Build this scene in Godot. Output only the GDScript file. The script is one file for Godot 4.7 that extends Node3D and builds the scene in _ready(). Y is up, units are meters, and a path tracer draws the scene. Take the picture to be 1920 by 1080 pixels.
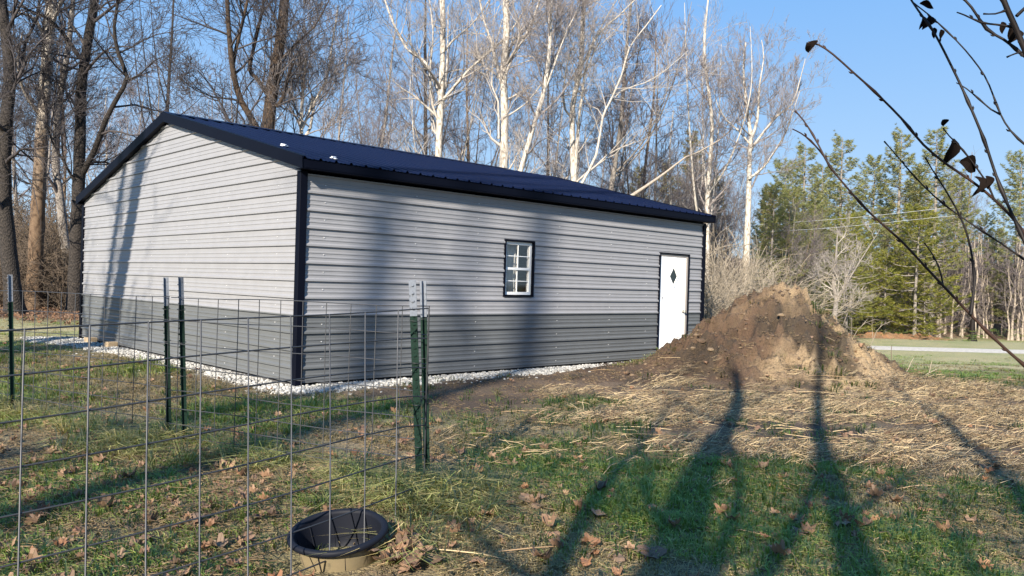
extends Node3D
# Grey metal building at the edge of a bare winter wood, seen over a wire panel fence. y is up, metres; D means distance ahead (-z).

const EYE := 1.43
const FPX := 1518.8            # focal length in pixels of the 1920 wide photograph
const PITCH := 0.00563
const ROLL := 0.02926
const CORNER := Vector3(-2.7455, 0.0, -10.431)   # near corner of the building
const YAW := 0.80362           # heading of the long wall, from straight ahead to the right
const LONG := 9.335
const WIDE := 8.93
const RIB := 0.2286

var used := {}
var M := {}
var bumps := FastNoiseLite.new()
var patches := FastNoiseLite.new()
var fine := FastNoiseLite.new()

# ------------------------------------------------------------------ mesh builder
class MB:
	var v := PackedVector3Array()
	var n := PackedVector3Array()
	var c := PackedColorArray()
	var uv := PackedVector2Array()
	var i := PackedInt32Array()
	var tint := Color(1, 1, 1)

	func quad(a: Vector3, b: Vector3, cc: Vector3, d: Vector3) -> void:   # counter-clockwise seen from outside, flat
		var k := v.size()
		v.append(a); v.append(b); v.append(cc); v.append(d)
		i.append(k); i.append(k + 2); i.append(k + 1)
		i.append(k); i.append(k + 3); i.append(k + 2)

	func tri(a: Vector3, b: Vector3, cc: Vector3) -> void:
		var k := v.size()
		v.append(a); v.append(b); v.append(cc)
		i.append(k); i.append(k + 2); i.append(k + 1)

	func box(lo: Vector3, hi: Vector3, ch := 0.0) -> void:
		var x0 := lo.x; var y0 := lo.y; var z0 := lo.z
		var x1 := hi.x; var y1 := hi.y; var z1 := hi.z
		if ch <= 0.0:
			quad(Vector3(x0, y0, z1), Vector3(x1, y0, z1), Vector3(x1, y1, z1), Vector3(x0, y1, z1))
			quad(Vector3(x1, y0, z0), Vector3(x0, y0, z0), Vector3(x0, y1, z0), Vector3(x1, y1, z0))
			quad(Vector3(x1, y0, z1), Vector3(x1, y0, z0), Vector3(x1, y1, z0), Vector3(x1, y1, z1))
			quad(Vector3(x0, y0, z0), Vector3(x0, y0, z1), Vector3(x0, y1, z1), Vector3(x0, y1, z0))
			quad(Vector3(x0, y1, z1), Vector3(x1, y1, z1), Vector3(x1, y1, z0), Vector3(x0, y1, z0))
			quad(Vector3(x0, y0, z0), Vector3(x1, y0, z0), Vector3(x1, y0, z1), Vector3(x0, y0, z1))
			return
		# chamfered box: the convex hull's faces
		var q := Vector3(ch, ch, ch)
		var a := lo + q; var b := hi - q
		quad(Vector3(a.x, a.y, z1), Vector3(b.x, a.y, z1), Vector3(b.x, b.y, z1), Vector3(a.x, b.y, z1))
		quad(Vector3(b.x, a.y, z0), Vector3(a.x, a.y, z0), Vector3(a.x, b.y, z0), Vector3(b.x, b.y, z0))
		quad(Vector3(x1, a.y, b.z), Vector3(x1, a.y, a.z), Vector3(x1, b.y, a.z), Vector3(x1, b.y, b.z))
		quad(Vector3(x0, a.y, a.z), Vector3(x0, a.y, b.z), Vector3(x0, b.y, b.z), Vector3(x0, b.y, a.z))
		quad(Vector3(a.x, y1, b.z), Vector3(b.x, y1, b.z), Vector3(b.x, y1, a.z), Vector3(a.x, y1, a.z))
		quad(Vector3(a.x, y0, a.z), Vector3(b.x, y0, a.z), Vector3(b.x, y0, b.z), Vector3(a.x, y0, b.z))
		# edges along y
		quad(Vector3(b.x, a.y, z1), Vector3(x1, a.y, b.z), Vector3(x1, b.y, b.z), Vector3(b.x, b.y, z1))
		quad(Vector3(x0, a.y, b.z), Vector3(a.x, a.y, z1), Vector3(a.x, b.y, z1), Vector3(x0, b.y, b.z))
		quad(Vector3(x1, a.y, a.z), Vector3(b.x, a.y, z0), Vector3(b.x, b.y, z0), Vector3(x1, b.y, a.z))
		quad(Vector3(a.x, a.y, z0), Vector3(x0, a.y, a.z), Vector3(x0, b.y, a.z), Vector3(a.x, b.y, z0))
		# edges along x
		quad(Vector3(a.x, b.y, z1), Vector3(b.x, b.y, z1), Vector3(b.x, y1, b.z), Vector3(a.x, y1, b.z))
		quad(Vector3(a.x, y0, b.z), Vector3(b.x, y0, b.z), Vector3(b.x, a.y, z1), Vector3(a.x, a.y, z1))
		quad(Vector3(a.x, y1, a.z), Vector3(b.x, y1, a.z), Vector3(b.x, b.y, z0), Vector3(a.x, b.y, z0))
		quad(Vector3(a.x, a.y, z0), Vector3(b.x, a.y, z0), Vector3(b.x, y0, a.z), Vector3(a.x, y0, a.z))
		# edges along z
		quad(Vector3(b.x, y1, b.z), Vector3(x1, b.y, b.z), Vector3(x1, b.y, a.z), Vector3(b.x, y1, a.z))
		quad(Vector3(x0, b.y, b.z), Vector3(a.x, y1, b.z), Vector3(a.x, y1, a.z), Vector3(x0, b.y, a.z))
		quad(Vector3(x1, a.y, b.z), Vector3(b.x, y0, b.z), Vector3(b.x, y0, a.z), Vector3(x1, a.y, a.z))
		quad(Vector3(a.x, y0, b.z), Vector3(x0, a.y, b.z), Vector3(x0, a.y, a.z), Vector3(a.x, y0, a.z))
		for sx in [0, 1]:
			for sy in [0, 1]:
				for sz in [0, 1]:
					var px := Vector3(x1 if sx else x0, b.y if sy else a.y, b.z if sz else a.z)
					var py := Vector3(b.x if sx else a.x, y1 if sy else y0, b.z if sz else a.z)
					var pz := Vector3(b.x if sx else a.x, b.y if sy else a.y, z1 if sz else z0)
					if (sx + sy + sz) % 2 == 1: tri(px, py, pz)
					else: tri(px, pz, py)

	# a smooth tube through pts; uv: x once round, y metres along
	func tube(pts: PackedVector3Array, rad: PackedFloat32Array, sides: int, point := false, lump := 0.0, noise: FastNoiseLite = null, cols := PackedColorArray()) -> void:
		var m := pts.size()
		if m < 2: return
		var t := (pts[1] - pts[0]).normalized()
		var u := t.cross(Vector3(0.31, 0.17, 0.93) if absf(t.dot(Vector3(0.31, 0.17, 0.93))) < 0.9 else Vector3.RIGHT).normalized()
		var start := v.size()
		var along := 0.0
		var row := sides + 1
		for j in m:
			if j > 0: along += pts[j].distance_to(pts[j - 1])
			if j > 0 and j < m - 1: t = (pts[j + 1] - pts[j - 1]).normalized()
			elif j == m - 1: t = (pts[j] - pts[j - 1]).normalized()
			u = (u - t * u.dot(t)).normalized()
			var w := t.cross(u)
			for k in row:
				var a := TAU * float(k % sides) / sides
				var d := u * cos(a) + w * sin(a)
				var r := rad[j]
				if noise: r *= 1.0 + lump * noise.get_noise_3d(pts[j].x * 3.0 + d.x * 1.3, pts[j].y * 1.2 + d.y, pts[j].z * 3.0 + d.z * 1.3)
				v.append(pts[j] + d * r)
				n.append(d)
				uv.append(Vector2(float(k) / sides, along))
				c.append(tint if cols.is_empty() else cols[j])
		for j in m - 1:
			for k in sides:
				var p := start + j * row + k
				i.append(p); i.append(p + row + 1); i.append(p + 1)
				i.append(p); i.append(p + row); i.append(p + row + 1)
		if not point:
			for e in [0, m - 1]:
				var k0 := v.size()
				var nn := (pts[1] - pts[0]).normalized() * -1.0 if e == 0 else t
				for k in sides:
					v.append(v[start + e * row + k]); n.append(nn); uv.append(Vector2(0.5, 0)); c.append(c[start + e * row + k])
				for k in range(1, sides - 1):
					if e == 0: i.append(k0); i.append(k0 + k); i.append(k0 + k + 1)
					else: i.append(k0); i.append(k0 + k + 1); i.append(k0 + k)

	# a thin three-sided twig of few vertices
	func twig(a: Vector3, b: Vector3, e: Vector3, r: float) -> void:
		var t := (e - a).normalized()
		var u := t.cross(Vector3.UP if absf(t.y) < 0.9 else Vector3.RIGHT).normalized()
		var w := t.cross(u)
		var k := v.size()
		for s in 3:
			var d := u * cos(TAU * s / 3.0) + w * sin(TAU * s / 3.0)
			v.append(a + d * r); n.append(d); c.append(tint); uv.append(Vector2(s / 3.0, 0))
		for s in 3:
			var d := u * cos(TAU * s / 3.0) + w * sin(TAU * s / 3.0)
			v.append(b + d * r * 0.75); n.append(d); c.append(tint); uv.append(Vector2(s / 3.0, 0.3))
		v.append(e); n.append(t); c.append(tint); uv.append(Vector2(0.5, 0.6))
		for s in 3:
			var s2 := (s + 1) % 3
			i.append(k + s); i.append(k + 3 + s2); i.append(k + s2)
			i.append(k + s); i.append(k + 3 + s); i.append(k + 3 + s2)
			i.append(k + 3 + s); i.append(k + 6); i.append(k + 3 + s2)

	func mesh() -> ArrayMesh:
		var a := []
		a.resize(Mesh.ARRAY_MAX)
		a[Mesh.ARRAY_VERTEX] = v
		a[Mesh.ARRAY_INDEX] = i
		if n.size() == v.size(): a[Mesh.ARRAY_NORMAL] = n
		if c.size() == v.size(): a[Mesh.ARRAY_COLOR] = c
		if uv.size() == v.size(): a[Mesh.ARRAY_TEX_UV] = uv
		var am := ArrayMesh.new()
		am.add_surface_from_arrays(Mesh.PRIMITIVE_TRIANGLES, a)
		return am

# ------------------------------------------------------------------ names and metas
func numbered(called: String) -> String:
	var k: int = used.get(called, 0)
	used[called] = k + 1
	return called if k == 0 else "%s_%03d" % [called, k]

func tag(o: Node, label: String, category: String, group := "", kind := "") -> void:
	if label: o.set_meta("label", label)
	if category: o.set_meta("category", category)
	if group: o.set_meta("group", group)
	if kind: o.set_meta("kind", kind)

func thing(called: String, label: String, category: String, at_ := Vector3.ZERO, turn := 0.0, group := "") -> Node3D:
	var o := Node3D.new()
	o.name = numbered(called)
	add_child(o)
	o.position = at_
	o.rotation.y = turn
	tag(o, label, category, group)
	return o

func part(called: String, mesh: Mesh, mat: Material, parent: Node) -> MeshInstance3D:
	var o := MeshInstance3D.new()
	var k := "%d/%s" % [parent.get_instance_id(), called]
	var c: int = used.get(k, 0)
	used[k] = c + 1
	if parent == self: o.name = numbered(called)
	else: o.name = called if c == 0 else "%s_%03d" % [called, c]
	o.mesh = mesh
	o.material_override = mat
	parent.add_child(o, true)
	return o

func copy(o: Node3D, at_: Vector3, turn: float, size: float, label: String, group := "") -> Node3D:
	var c: Node3D = o.duplicate()
	c.name = numbered(String(o.name).rstrip("0123456789").trim_suffix("_"))
	add_child(c)
	c.position = at_
	c.rotation.y = turn
	c.scale = Vector3.ONE * size
	c.set_meta("label", label)
	if group: c.set_meta("group", group)
	elif c.has_meta("group"): c.remove_meta("group")
	return c

# a many-copies object: rows of Transform3D and Color
func many(called: String, mesh: Mesh, mat: Material, xf: Array[Transform3D], cols: PackedColorArray, label: String, category: String, parent: Node = self) -> MultiMeshInstance3D:
	var mm := MultiMesh.new()
	mm.transform_format = MultiMesh.TRANSFORM_3D
	mm.use_colors = true
	mm.mesh = mesh
	mm.instance_count = xf.size()
	for k in xf.size():
		mm.set_instance_transform(k, xf[k])
		mm.set_instance_color(k, cols[k])
	var o := MultiMeshInstance3D.new()
	o.name = numbered(called) if parent == self else called
	o.multimesh = mm
	o.material_override = mat
	parent.add_child(o, true)
	tag(o, label, category if parent == self else "", "", "stuff")
	return o

# ------------------------------------------------------------------ materials
func lin(r: float, g: float, b: float) -> Color:
	return Color(r, g, b).linear_to_srgb()

func mat(r: float, g: float, b: float, rough := 0.8, metal := 0.0, vc := false) -> StandardMaterial3D:
	var m := StandardMaterial3D.new()
	m.albedo_color = lin(r, g, b)
	m.roughness = rough
	m.metallic = metal
	m.vertex_color_use_as_albedo = vc
	return m

func noise(freq: float, octaves := 4, sd := 1, kind := FastNoiseLite.TYPE_SIMPLEX_SMOOTH) -> FastNoiseLite:
	var n := FastNoiseLite.new()
	n.seed = sd
	n.noise_type = kind
	n.frequency = freq
	n.fractal_octaves = octaves
	return n

# seamless grey picture stretched between two greys, as a colour texture
func grey_tex(n: FastNoiseLite, w: int, h: int, lo: float, hi: float, gamma := 1.0) -> ImageTexture:
	var src := n.get_seamless_image(w, h)
	var im := Image.create(w, h, true, Image.FORMAT_RGB8)
	for y in h:
		for x in w:
			var g := lerpf(lo, hi, pow(src.get_pixel(x, y).r, gamma))
			im.set_pixel(x, y, Color(g, g, g))
	im.generate_mipmaps()
	return ImageTexture.create_from_image(im)

func ramp_tex(n: FastNoiseLite, w: int, h: int, ramp: Gradient, speck: FastNoiseLite = null, amount := 0.2) -> ImageTexture:
	var src := n.get_seamless_image(w, h)
	var sp := speck.get_seamless_image(w, h) if speck else null
	var im := Image.create(w, h, true, Image.FORMAT_RGB8)
	for y in h:
		for x in w:
			var col := ramp.sample(src.get_pixel(x, y).r)
			if sp:
				var k := 1.0 + amount * (sp.get_pixel(x, y).r - 0.5) * 2.0
				col = Color(col.r * k, col.g * k, col.b * k)
			im.set_pixel(x, y, col)
	im.generate_mipmaps()
	return ImageTexture.create_from_image(im)

func normal_tex(n: FastNoiseLite, w: int, h: int, strength: float) -> ImageTexture:
	var im := n.get_seamless_image(w, h)
	im.convert(Image.FORMAT_RGBA8)
	im.bump_map_to_normal_map(strength)
	return ImageTexture.create_from_image(im)

func ramp(stops: Array) -> Gradient:
	var g := Gradient.new()
	var o := PackedFloat32Array(); var c := PackedColorArray()
	for s in stops:
		o.append(s[0]); c.append(lin(s[1], s[2], s[3]))
	g.offsets = o; g.colors = c
	return g

func make_materials() -> void:
	# ground: vertex colours carry the kind of soil, the texture its grain
	var g := mat(1, 1, 1, 0.95, 0, true)
	g.albedo_texture = grey_tex(noise(0.03, 5, 5), 1024, 1024, 0.55, 1.3)
	g.uv1_triplanar = true; g.uv1_world_triplanar = true
	g.uv1_scale = Vector3.ONE * 0.7
	g.normal_enabled = true
	g.normal_texture = normal_tex(noise(0.06, 5, 8), 1024, 1024, 10.0)
	g.normal_scale = 1.0
	M.ground = g
	var d: StandardMaterial3D = g.duplicate()
	d.uv1_scale = Vector3.ONE * 1.1
	d.normal_scale = 2.2
	M.soil = d
	# painted sheet steel: faint oil-canning and dust
	var dust := grey_tex(noise(0.012, 4, 21), 512, 512, 0.955, 1.0)
	var wavy := normal_tex(noise(0.006, 2, 33), 512, 512, 1.6)
	for e in [["wall_light", 0.258, 0.260, 0.277, 0.4], ["wall_dark", 0.116, 0.123, 0.130, 0.4], ["roof", 0.005, 0.0092, 0.031, 0.42], ["trim", 0.0032, 0.0042, 0.0095, 0.5]]:
		var m := mat(e[1], e[2], e[3], e[4], 0.0)
		m.albedo_texture = dust
		m.normal_enabled = true
		m.normal_texture = wavy
		m.normal_scale = 0.2
		m.metallic_specular = 0.35 if "wall" in e[0] else 0.16
		m.uv1_triplanar = true
		m.uv1_scale = Vector3.ONE * 0.5
		M[e[0]] = m
	M.screw = mat(0.6, 0.6, 0.62, 0.4, 0.2)
	M.white = mat(0.9, 0.9, 0.9, 0.4)
	M.vinyl = mat(0.75, 0.75, 0.74, 0.4)
	M.knob = mat(0.6, 0.57, 0.5, 0.25, 1.0)
	M.ink = mat(0.02, 0.02, 0.025, 0.6)
	M.frame_edge = mat(0.30, 0.27, 0.25, 0.5)
	M.curtain = mat(0.5, 0.49, 0.47, 0.9)
	M.curtain.backlight_enabled = true
	M.curtain.backlight = Color(0.3, 0.3, 0.28)
	M.inside = mat(0.08, 0.08, 0.085, 0.8)
	var pane := StandardMaterial3D.new()
	pane.transparency = BaseMaterial3D.TRANSPARENCY_ALPHA
	pane.albedo_color = Color(0.05, 0.06, 0.06, 0.10)
	pane.roughness = 0.03
	M.pane = pane
	M.block = mat(0.36, 0.27, 0.17, 0.9)
	M.scrap = mat(0.62, 0.64, 0.68, 0.5)
	# fence
	M.wire = mat(0.055, 0.057, 0.064, 0.5, 0.3)
	M.wire_dark = mat(0.035, 0.037, 0.042, 0.55, 0.3)
	M.post_green = mat(0.0035, 0.0195, 0.013, 0.55)
	M.post_green.metallic_specular = 0.3
	M.post_green.albedo_texture = grey_tex(noise(0.05, 4, 44), 256, 256, 0.6, 1.25)
	M.post_green.uv1_triplanar = true; M.post_green.uv1_scale = Vector3.ONE * 4.0
	M.post_white = mat(0.145, 0.165, 0.205, 0.65)
	M.post_white.albedo_texture = ramp_tex(noise(0.03, 4, 45), 256, 256, ramp([[0.0, 0.25, 0.24, 0.22], [0.3, 0.8, 0.8, 0.8], [1.0, 1, 1, 1]]))
	M.post_white.uv1_triplanar = true; M.post_white.uv1_scale = Vector3.ONE * 5.0
	# tub
	M.rubber = mat(0.0065, 0.008, 0.014, 0.6)
	M.rubber.metallic_specular = 0.3
	M.mud = mat(1, 1, 1, 0.85)
	M.mud.albedo_texture = ramp_tex(noise(0.02, 5, 61), 256, 256, ramp([[0.0, 0.05, 0.045, 0.035], [0.35, 0.2, 0.16, 0.09], [0.7, 0.21, 0.165, 0.095], [1, 0.26, 0.21, 0.125]]))
	M.mud.uv1_triplanar = true; M.mud.uv1_scale = Vector3.ONE * 3.0
	# barks
	M.bark_dark = bark([[0.0, 0.006, 0.005, 0.0045], [0.45, 0.019, 0.015, 0.013], [0.75, 0.040, 0.032, 0.027], [1, 0.07, 0.058, 0.05]], 0.05, 71, 7.0)
	M.bark_brown = bark([[0.0, 0.03, 0.02, 0.013], [0.4, 0.12, 0.08, 0.052], [0.7, 0.24, 0.17, 0.11], [1, 0.36, 0.28, 0.2]], 0.04, 72, 6.0)
	M.bark_white = bark([[0.0, 0.12, 0.095, 0.07], [0.28, 0.27, 0.23, 0.19], [0.46, 0.43, 0.395, 0.35], [1, 0.53, 0.50, 0.46]], 0.014, 73, 1.0)
	M.bark_grey = bark([[0.0, 0.07, 0.06, 0.055], [0.45, 0.18, 0.16, 0.145], [1, 0.34, 0.31, 0.28]], 0.04, 74, 4.0)
	M.bark_limb = mat(0.36, 0.325, 0.295, 0.85)
	M.bark_pole = bark([[0.0, 0.14, 0.11, 0.085], [0.45, 0.30, 0.25, 0.20], [1, 0.46, 0.40, 0.34]], 0.04, 75, 3.0)
	M.twig_dark = mat(0.047, 0.040, 0.042, 0.8)
	M.twig_grey = mat(0.125, 0.105, 0.108, 0.8)
	M.twig_pale = mat(0.21, 0.185, 0.18, 0.8)
	M.twig_white = mat(0.55, 0.50, 0.44, 0.75)
	M.brush = mat(0.29, 0.245, 0.19, 0.9, 0, true)
	M.brush_red = mat(0.24, 0.15, 0.10, 0.9, 0, true)
	M.brush_dark = mat(0.12, 0.09, 0.066, 0.9, 0, true)
	M.shoot = mat(0.014, 0.011, 0.011, 0.55)
	M.shoot.albedo_texture = grey_tex(noise(0.05, 4, 81), 128, 128, 0.6, 1.6)
	M.shoot_red = mat(0.034, 0.018, 0.013, 0.5)
	M.deadleaf = mat(0.010, 0.007, 0.006, 0.9)
	M.deadleaf.metallic_specular = 0.15
	M.shoot.metallic_specular = 0.3
	M.shoot_red.metallic_specular = 0.3
	for e in [["needle", 0.42, 0.43, 0.20], ["needle_gold", 0.40, 0.40, 0.09], ["needle_tan", 0.34, 0.30, 0.15], ["needle_dark", 0.03, 0.05, 0.035]]:
		var m := mat(e[1], e[2], e[3], 0.75, 0, true)
		m.backlight_enabled = true
		m.backlight = Color(0.9, 0.9, 0.6)
		M[e[0]] = m
	# ground cover, tinted per copy
	for e in [["blade", 0.8], ["straw", 0.2], ["leaf", 0.3]]:
		var m := mat(1, 1, 1, 0.75, 0, true)
		m.backlight_enabled = true
		m.backlight = Color(e[1], e[1], e[1] * 0.7)
		M[e[0]] = m
	M.stone = mat(1, 1, 1, 0.85, 0, true)

func bark(stops: Array, freq: float, sd: int, bump: float) -> StandardMaterial3D:
	var n := noise(freq, 4, sd)
	var m := mat(1, 1, 1, 0.9, 0, true)
	m.albedo_texture = ramp_tex(n, 256, 256, ramp(stops), noise(0.12, 3, sd + 100), 0.25)
	m.normal_enabled = true
	m.normal_texture = normal_tex(n, 256, 256, bump)
	m.uv1_scale = Vector3(2, 0.7, 1)
	return m

# ------------------------------------------------------------------ the lie of the land
func at(px: float, py: float, depth: float) -> Vector3:
	var u := px - 960.0; var w := py - 540.0
	var a := (u * cos(ROLL) + w * sin(ROLL)) / FPX
	var b := -(-u * sin(ROLL) + w * cos(ROLL)) / FPX
	var y := b * cos(PITCH) - sin(PITCH)
	var d := cos(PITCH) + b * sin(PITCH)
	return Vector3(a * depth / d, EYE + y * depth / d, -depth)

func ground_y(x: float, d: float) -> float:
	var right := smoothstep(-0.05, 0.15, x / maxf(d, 6.0))
	var y := (-1.12 * smoothstep(15.0, 31.0, d) - 0.78 * smoothstep(44.0, 63.0, d)) * right
	y += 8.0 * smoothstep(64.0, 120.0, d) * right + 4.5 * smoothstep(31.0, 80.0, d) * (1.0 - right)
	y -= 0.04 * exp(-pow(x + 1.2, 2.0) - 2.0 * pow(d - 4.1, 2.0))
	y += bumps.get_noise_2d(x, d) * 0.05 * smoothstep(34.0, 16.0, d) * smoothstep(0.0, 1.2, wall_gap(x, d))
	return y

func local_to_wall(x: float, d: float) -> Vector2:      # (along the long wall, out from it)
	var dx := x - CORNER.x; var dd := d + CORNER.z
	return Vector2(dx * sin(YAW) + dd * cos(YAW), dx * cos(YAW) - dd * sin(YAW))

func wall_gap(x: float, d: float) -> float:
	var l := local_to_wall(x, d)
	var ox := maxf(maxf(-l.x, l.x - LONG), 0.0)
	var oz := maxf(maxf(l.y, -WIDE - l.y), 0.0)
	return sqrt(ox * ox + oz * oz)

func mound_y(x: float, d: float) -> float:
	var dx := x - 4.55; var dd := d - 13.75
	var th := atan2(dd, dx)
	# reach in each direction: right, back, left, front
	var rr := 1.85 * maxf(cos(th), 0.0) + 2.1 * maxf(sin(th), 0.0) + 2.25 * maxf(-cos(th), 0.0) + 2.3 * maxf(-sin(th), 0.0)
	rr /= absf(cos(th)) + absf(sin(th))
	rr *= 1.0 + 0.10 * fine.get_noise_2d(cos(th) * 60.0, sin(th) * 60.0)
	var p := sqrt(dx * dx + dd * dd) / rr
	var h := 1.55 * (1.0 - sqrt(p * p + 0.0035))
	h = 0.5 * (h + sqrt(h * h + 0.02)) - 0.01
	h += (0.20 * bumps.get_noise_2d(x * 2.4 + 40.0, d * 2.4) + 0.19 * fine.get_noise_2d(x * 30.0, d * 30.0) + 0.12 * bumps.get_noise_2d(x * 15.0, d * 15.0) - 0.16 * absf(bumps.get_noise_2d(x * 4.6 + 9.0, d * 3.4))) * clampf(h * 2.5, 0.12, 1.0) * smoothstep(2.2, 1.4, p)
	h += 0.16 * maxf(0.0, 1.0 - sqrt(dx * dx * 0.5 + dd * dd) / 3.6)
	return h - 0.03

func surface_y(x: float, d: float) -> float:
	return maxf(ground_y(x, d), mound_y(x, d) if absf(x - 4.5) < 5.0 and absf(d - 13.7) < 4.5 else -9.0)

# how much of each cover there is: x dirt, y straw, z gravel, w woodland leaf litter
func cover(x: float, d: float) -> Vector4:
	var l := local_to_wall(x, d)
	var n := patches.get_noise_2d(x, d)
	var f := fine.get_noise_2d(x * 8.0, d * 8.0)
	var dirt := smoothstep(3.3 + n * 0.8 + f * 0.5, 2.4 + n * 0.8 + f * 0.5, l.y) * smoothstep(-0.7, 0.8, l.x + n * 0.7) * smoothstep(10.8, 9.8, l.x) * smoothstep(-0.6, -0.2, l.y)
	var straw := smoothstep(0.2, 1.5, x + 0.7 * n) * smoothstep(6.5 + n * 0.6 - 0.05 * x, 7.6 + n * 0.6 - 0.05 * x + f * 0.4, d) * smoothstep(13.8, 12.2, d + n * 1.2) * smoothstep(13.0, 9.5, x)
	straw *= smoothstep(1.7, 2.5, l.y + 0.5 * n) * (1.0 - 0.9 * clampf(mound_y(x, d) * 4.0 - 0.4, 0.0, 1.0) if absf(x - 4.5) < 5.0 and absf(d - 13.7) < 4.5 else 1.0)
	var gravel := 0.0
	var wob := f * 0.14 + n * 0.14
	if l.y > -0.2 and l.x > -0.9 and l.x < 8.2: gravel = smoothstep(0.52 + wob, 0.38 + wob, l.y) * smoothstep(8.2, 6.8, l.x) * smoothstep(-0.62 - wob, -0.4 - wob, l.x)
	if l.x <= 0.05 and l.y < 0.4 and l.y > -WIDE - 0.9:
		var wd := 0.38 + 0.6 * smoothstep(-5.5, -9.0, l.y) + wob
		gravel = maxf(gravel, smoothstep(-wd - 0.12, -wd, l.x) * smoothstep(-WIDE - 0.9, -WIDE - 0.5, l.y))
	var wood := smoothstep(21.0, 25.0, d + n * 2.0) * smoothstep(0.08, -0.08, x / d) + smoothstep(62.0, 66.0, d) * smoothstep(-0.08, 0.08, x / d)
	return Vector4(dirt, straw, gravel, clampf(wood, 0, 1))

func make_ground() -> void:
	var xs := PackedFloat32Array(); var ds := PackedFloat32Array()
	var q := -420.0
	while q < 420.0:
		xs.append(q)
		var a := absf(q + 0.0)
		q += 0.16 if a < 7.9 else (0.35 if a < 17 else maxf(0.6, a * 0.06))
	xs.append(420.0)
	q = -60.0
	while q < 520.0:
		ds.append(q)
		q += (2.0 if q < 1.9 else 0.15) if q < 17 else (0.4 if q < 32 else maxf(1.0, (q - 20) * 0.05))
	var b := MB.new()
	var w := xs.size()
	for d in ds:
		for x in xs:
			b.v.append(Vector3(x, ground_y(x, d), -d))
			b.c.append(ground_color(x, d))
	for j in ds.size():
		for k in w:
			var p0 := b.v[maxi(j - 1, 0) * w + k]; var p1 := b.v[mini(j + 1, ds.size() - 1) * w + k]
			var q0 := b.v[j * w + maxi(k - 1, 0)]; var q1 := b.v[j * w + mini(k + 1, w - 1)]
			b.n.append((q1 - q0).cross(p1 - p0).normalized())
	for j in ds.size() - 1:
		for k in w - 1:
			var p := j * w + k
			b.i.append(p); b.i.append(p + w + 1); b.i.append(p + 1)
			b.i.append(p); b.i.append(p + w); b.i.append(p + w + 1)
	var o := part("ground", b.mesh(), M.ground, self)
	tag(o, "winter lawn of green and tan grass running back to the woods", "ground", "", "structure")

func ground_color(x: float, d: float) -> Color:
	var c := cover(x, d)
	var n := patches.get_noise_2d(x * 1.3 + 70.0, d * 1.3)
	var f := fine.get_noise_2d(x * 6.0, d * 6.0)
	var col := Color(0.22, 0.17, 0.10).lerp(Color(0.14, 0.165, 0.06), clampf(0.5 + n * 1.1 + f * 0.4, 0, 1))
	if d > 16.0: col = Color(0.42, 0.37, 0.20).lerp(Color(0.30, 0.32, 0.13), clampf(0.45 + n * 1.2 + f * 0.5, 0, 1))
	col = col.lerp(Color(0.17, 0.115, 0.065), smoothstep(-0.2, -2.2, x) * smoothstep(14, 6, d) * clampf(0.6 + f, 0, 1))
	col = col.lerp(Color(0.16, 0.108, 0.068).lerp(Color(0.065, 0.042, 0.027), clampf(0.5 + f * 1.5 + n * 0.6, 0, 1)), c.x)
	col = col.lerp(Color(0.17, 0.12, 0.075).lerp(Color(0.05, 0.035, 0.026), clampf(0.5 + f * 2.2 + n, 0, 1)), c.y)
	col = col.lerp(Color(0.30, 0.285, 0.26), c.z)
	col = col.lerp(Color(0.135, 0.078, 0.045).lerp(Color(0.20, 0.13, 0.08), clampf(0.5 + f, 0, 1)), c.w)
	return col

# ------------------------------------------------------------------ the metal building
# profile of the sheet: height above the flat for a position along the 9 inch pitch
func prof() -> PackedVector2Array:
	return PackedVector2Array([Vector2(-0.026, 0), Vector2(-0.016, 0.026), Vector2(0.008, 0.026), Vector2(0.030, 0), Vector2(0.060, 0), Vector2(0.064, 0.006), Vector2(0.080, 0.006), Vector2(0.088, 0), Vector2(0.118, 0), Vector2(0.122, 0.006), Vector2(0.138, 0.006), Vector2(0.146, 0), Vector2(RIB - 0.026, 0)])

# horizontal ribbed sheet between heights y0 and y1; ends(y) gives the run; holes are Rect2(x, y, w, h)
func ribbed(y0: float, y1: float, base: float, ends: Callable, holes: Array, place: Callable) -> ArrayMesh:
	var b := MB.new()
	var ys: Array[Vector2] = []
	var k := floori((y0 - base) / RIB) - 1
	var pr := prof()
	while base + k * RIB < y1 + RIB:
		for q in pr.size() - 1:
			ys.append(Vector2(base + k * RIB + pr[q].x, pr[q].y))
		k += 1
	for e in [y0, y1]:
		ys = _cut(ys, e)
	for h in holes:
		ys = _cut(ys, h.position.y); ys = _cut(ys, h.end.y)
	for j in ys.size() - 1:
		var a := ys[j]; var c := ys[j + 1]
		if a.x < y0 - 1e-5 or c.x > y1 + 1e-5 or c.x - a.x < 1e-5: continue
		var ea: Vector2 = ends.call(a.x); var ec: Vector2 = ends.call(c.x)
		if ec.y - ec.x < 0.01 and ea.y - ea.x < 0.01: continue
		var runs := [[ea.x, ea.y, ec.x, ec.y]]
		for h in holes:
			if a.x >= h.position.y - 1e-4 and c.x <= h.end.y + 1e-4:
				var nr := []
				for r in runs:
					if h.position.x > r[0] and h.end.x < r[1]:
						nr.append([r[0], h.position.x, r[2], h.position.x]); nr.append([h.end.x, r[1], h.end.x, r[3]])
					else: nr.append(r)
				runs = nr
		for r in runs:
			b.quad(place.call(r[0], a.x, a.y), place.call(r[1], a.x, a.y), place.call(r[3], c.x, c.y), place.call(r[2], c.x, c.y))
	return b.mesh()

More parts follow.
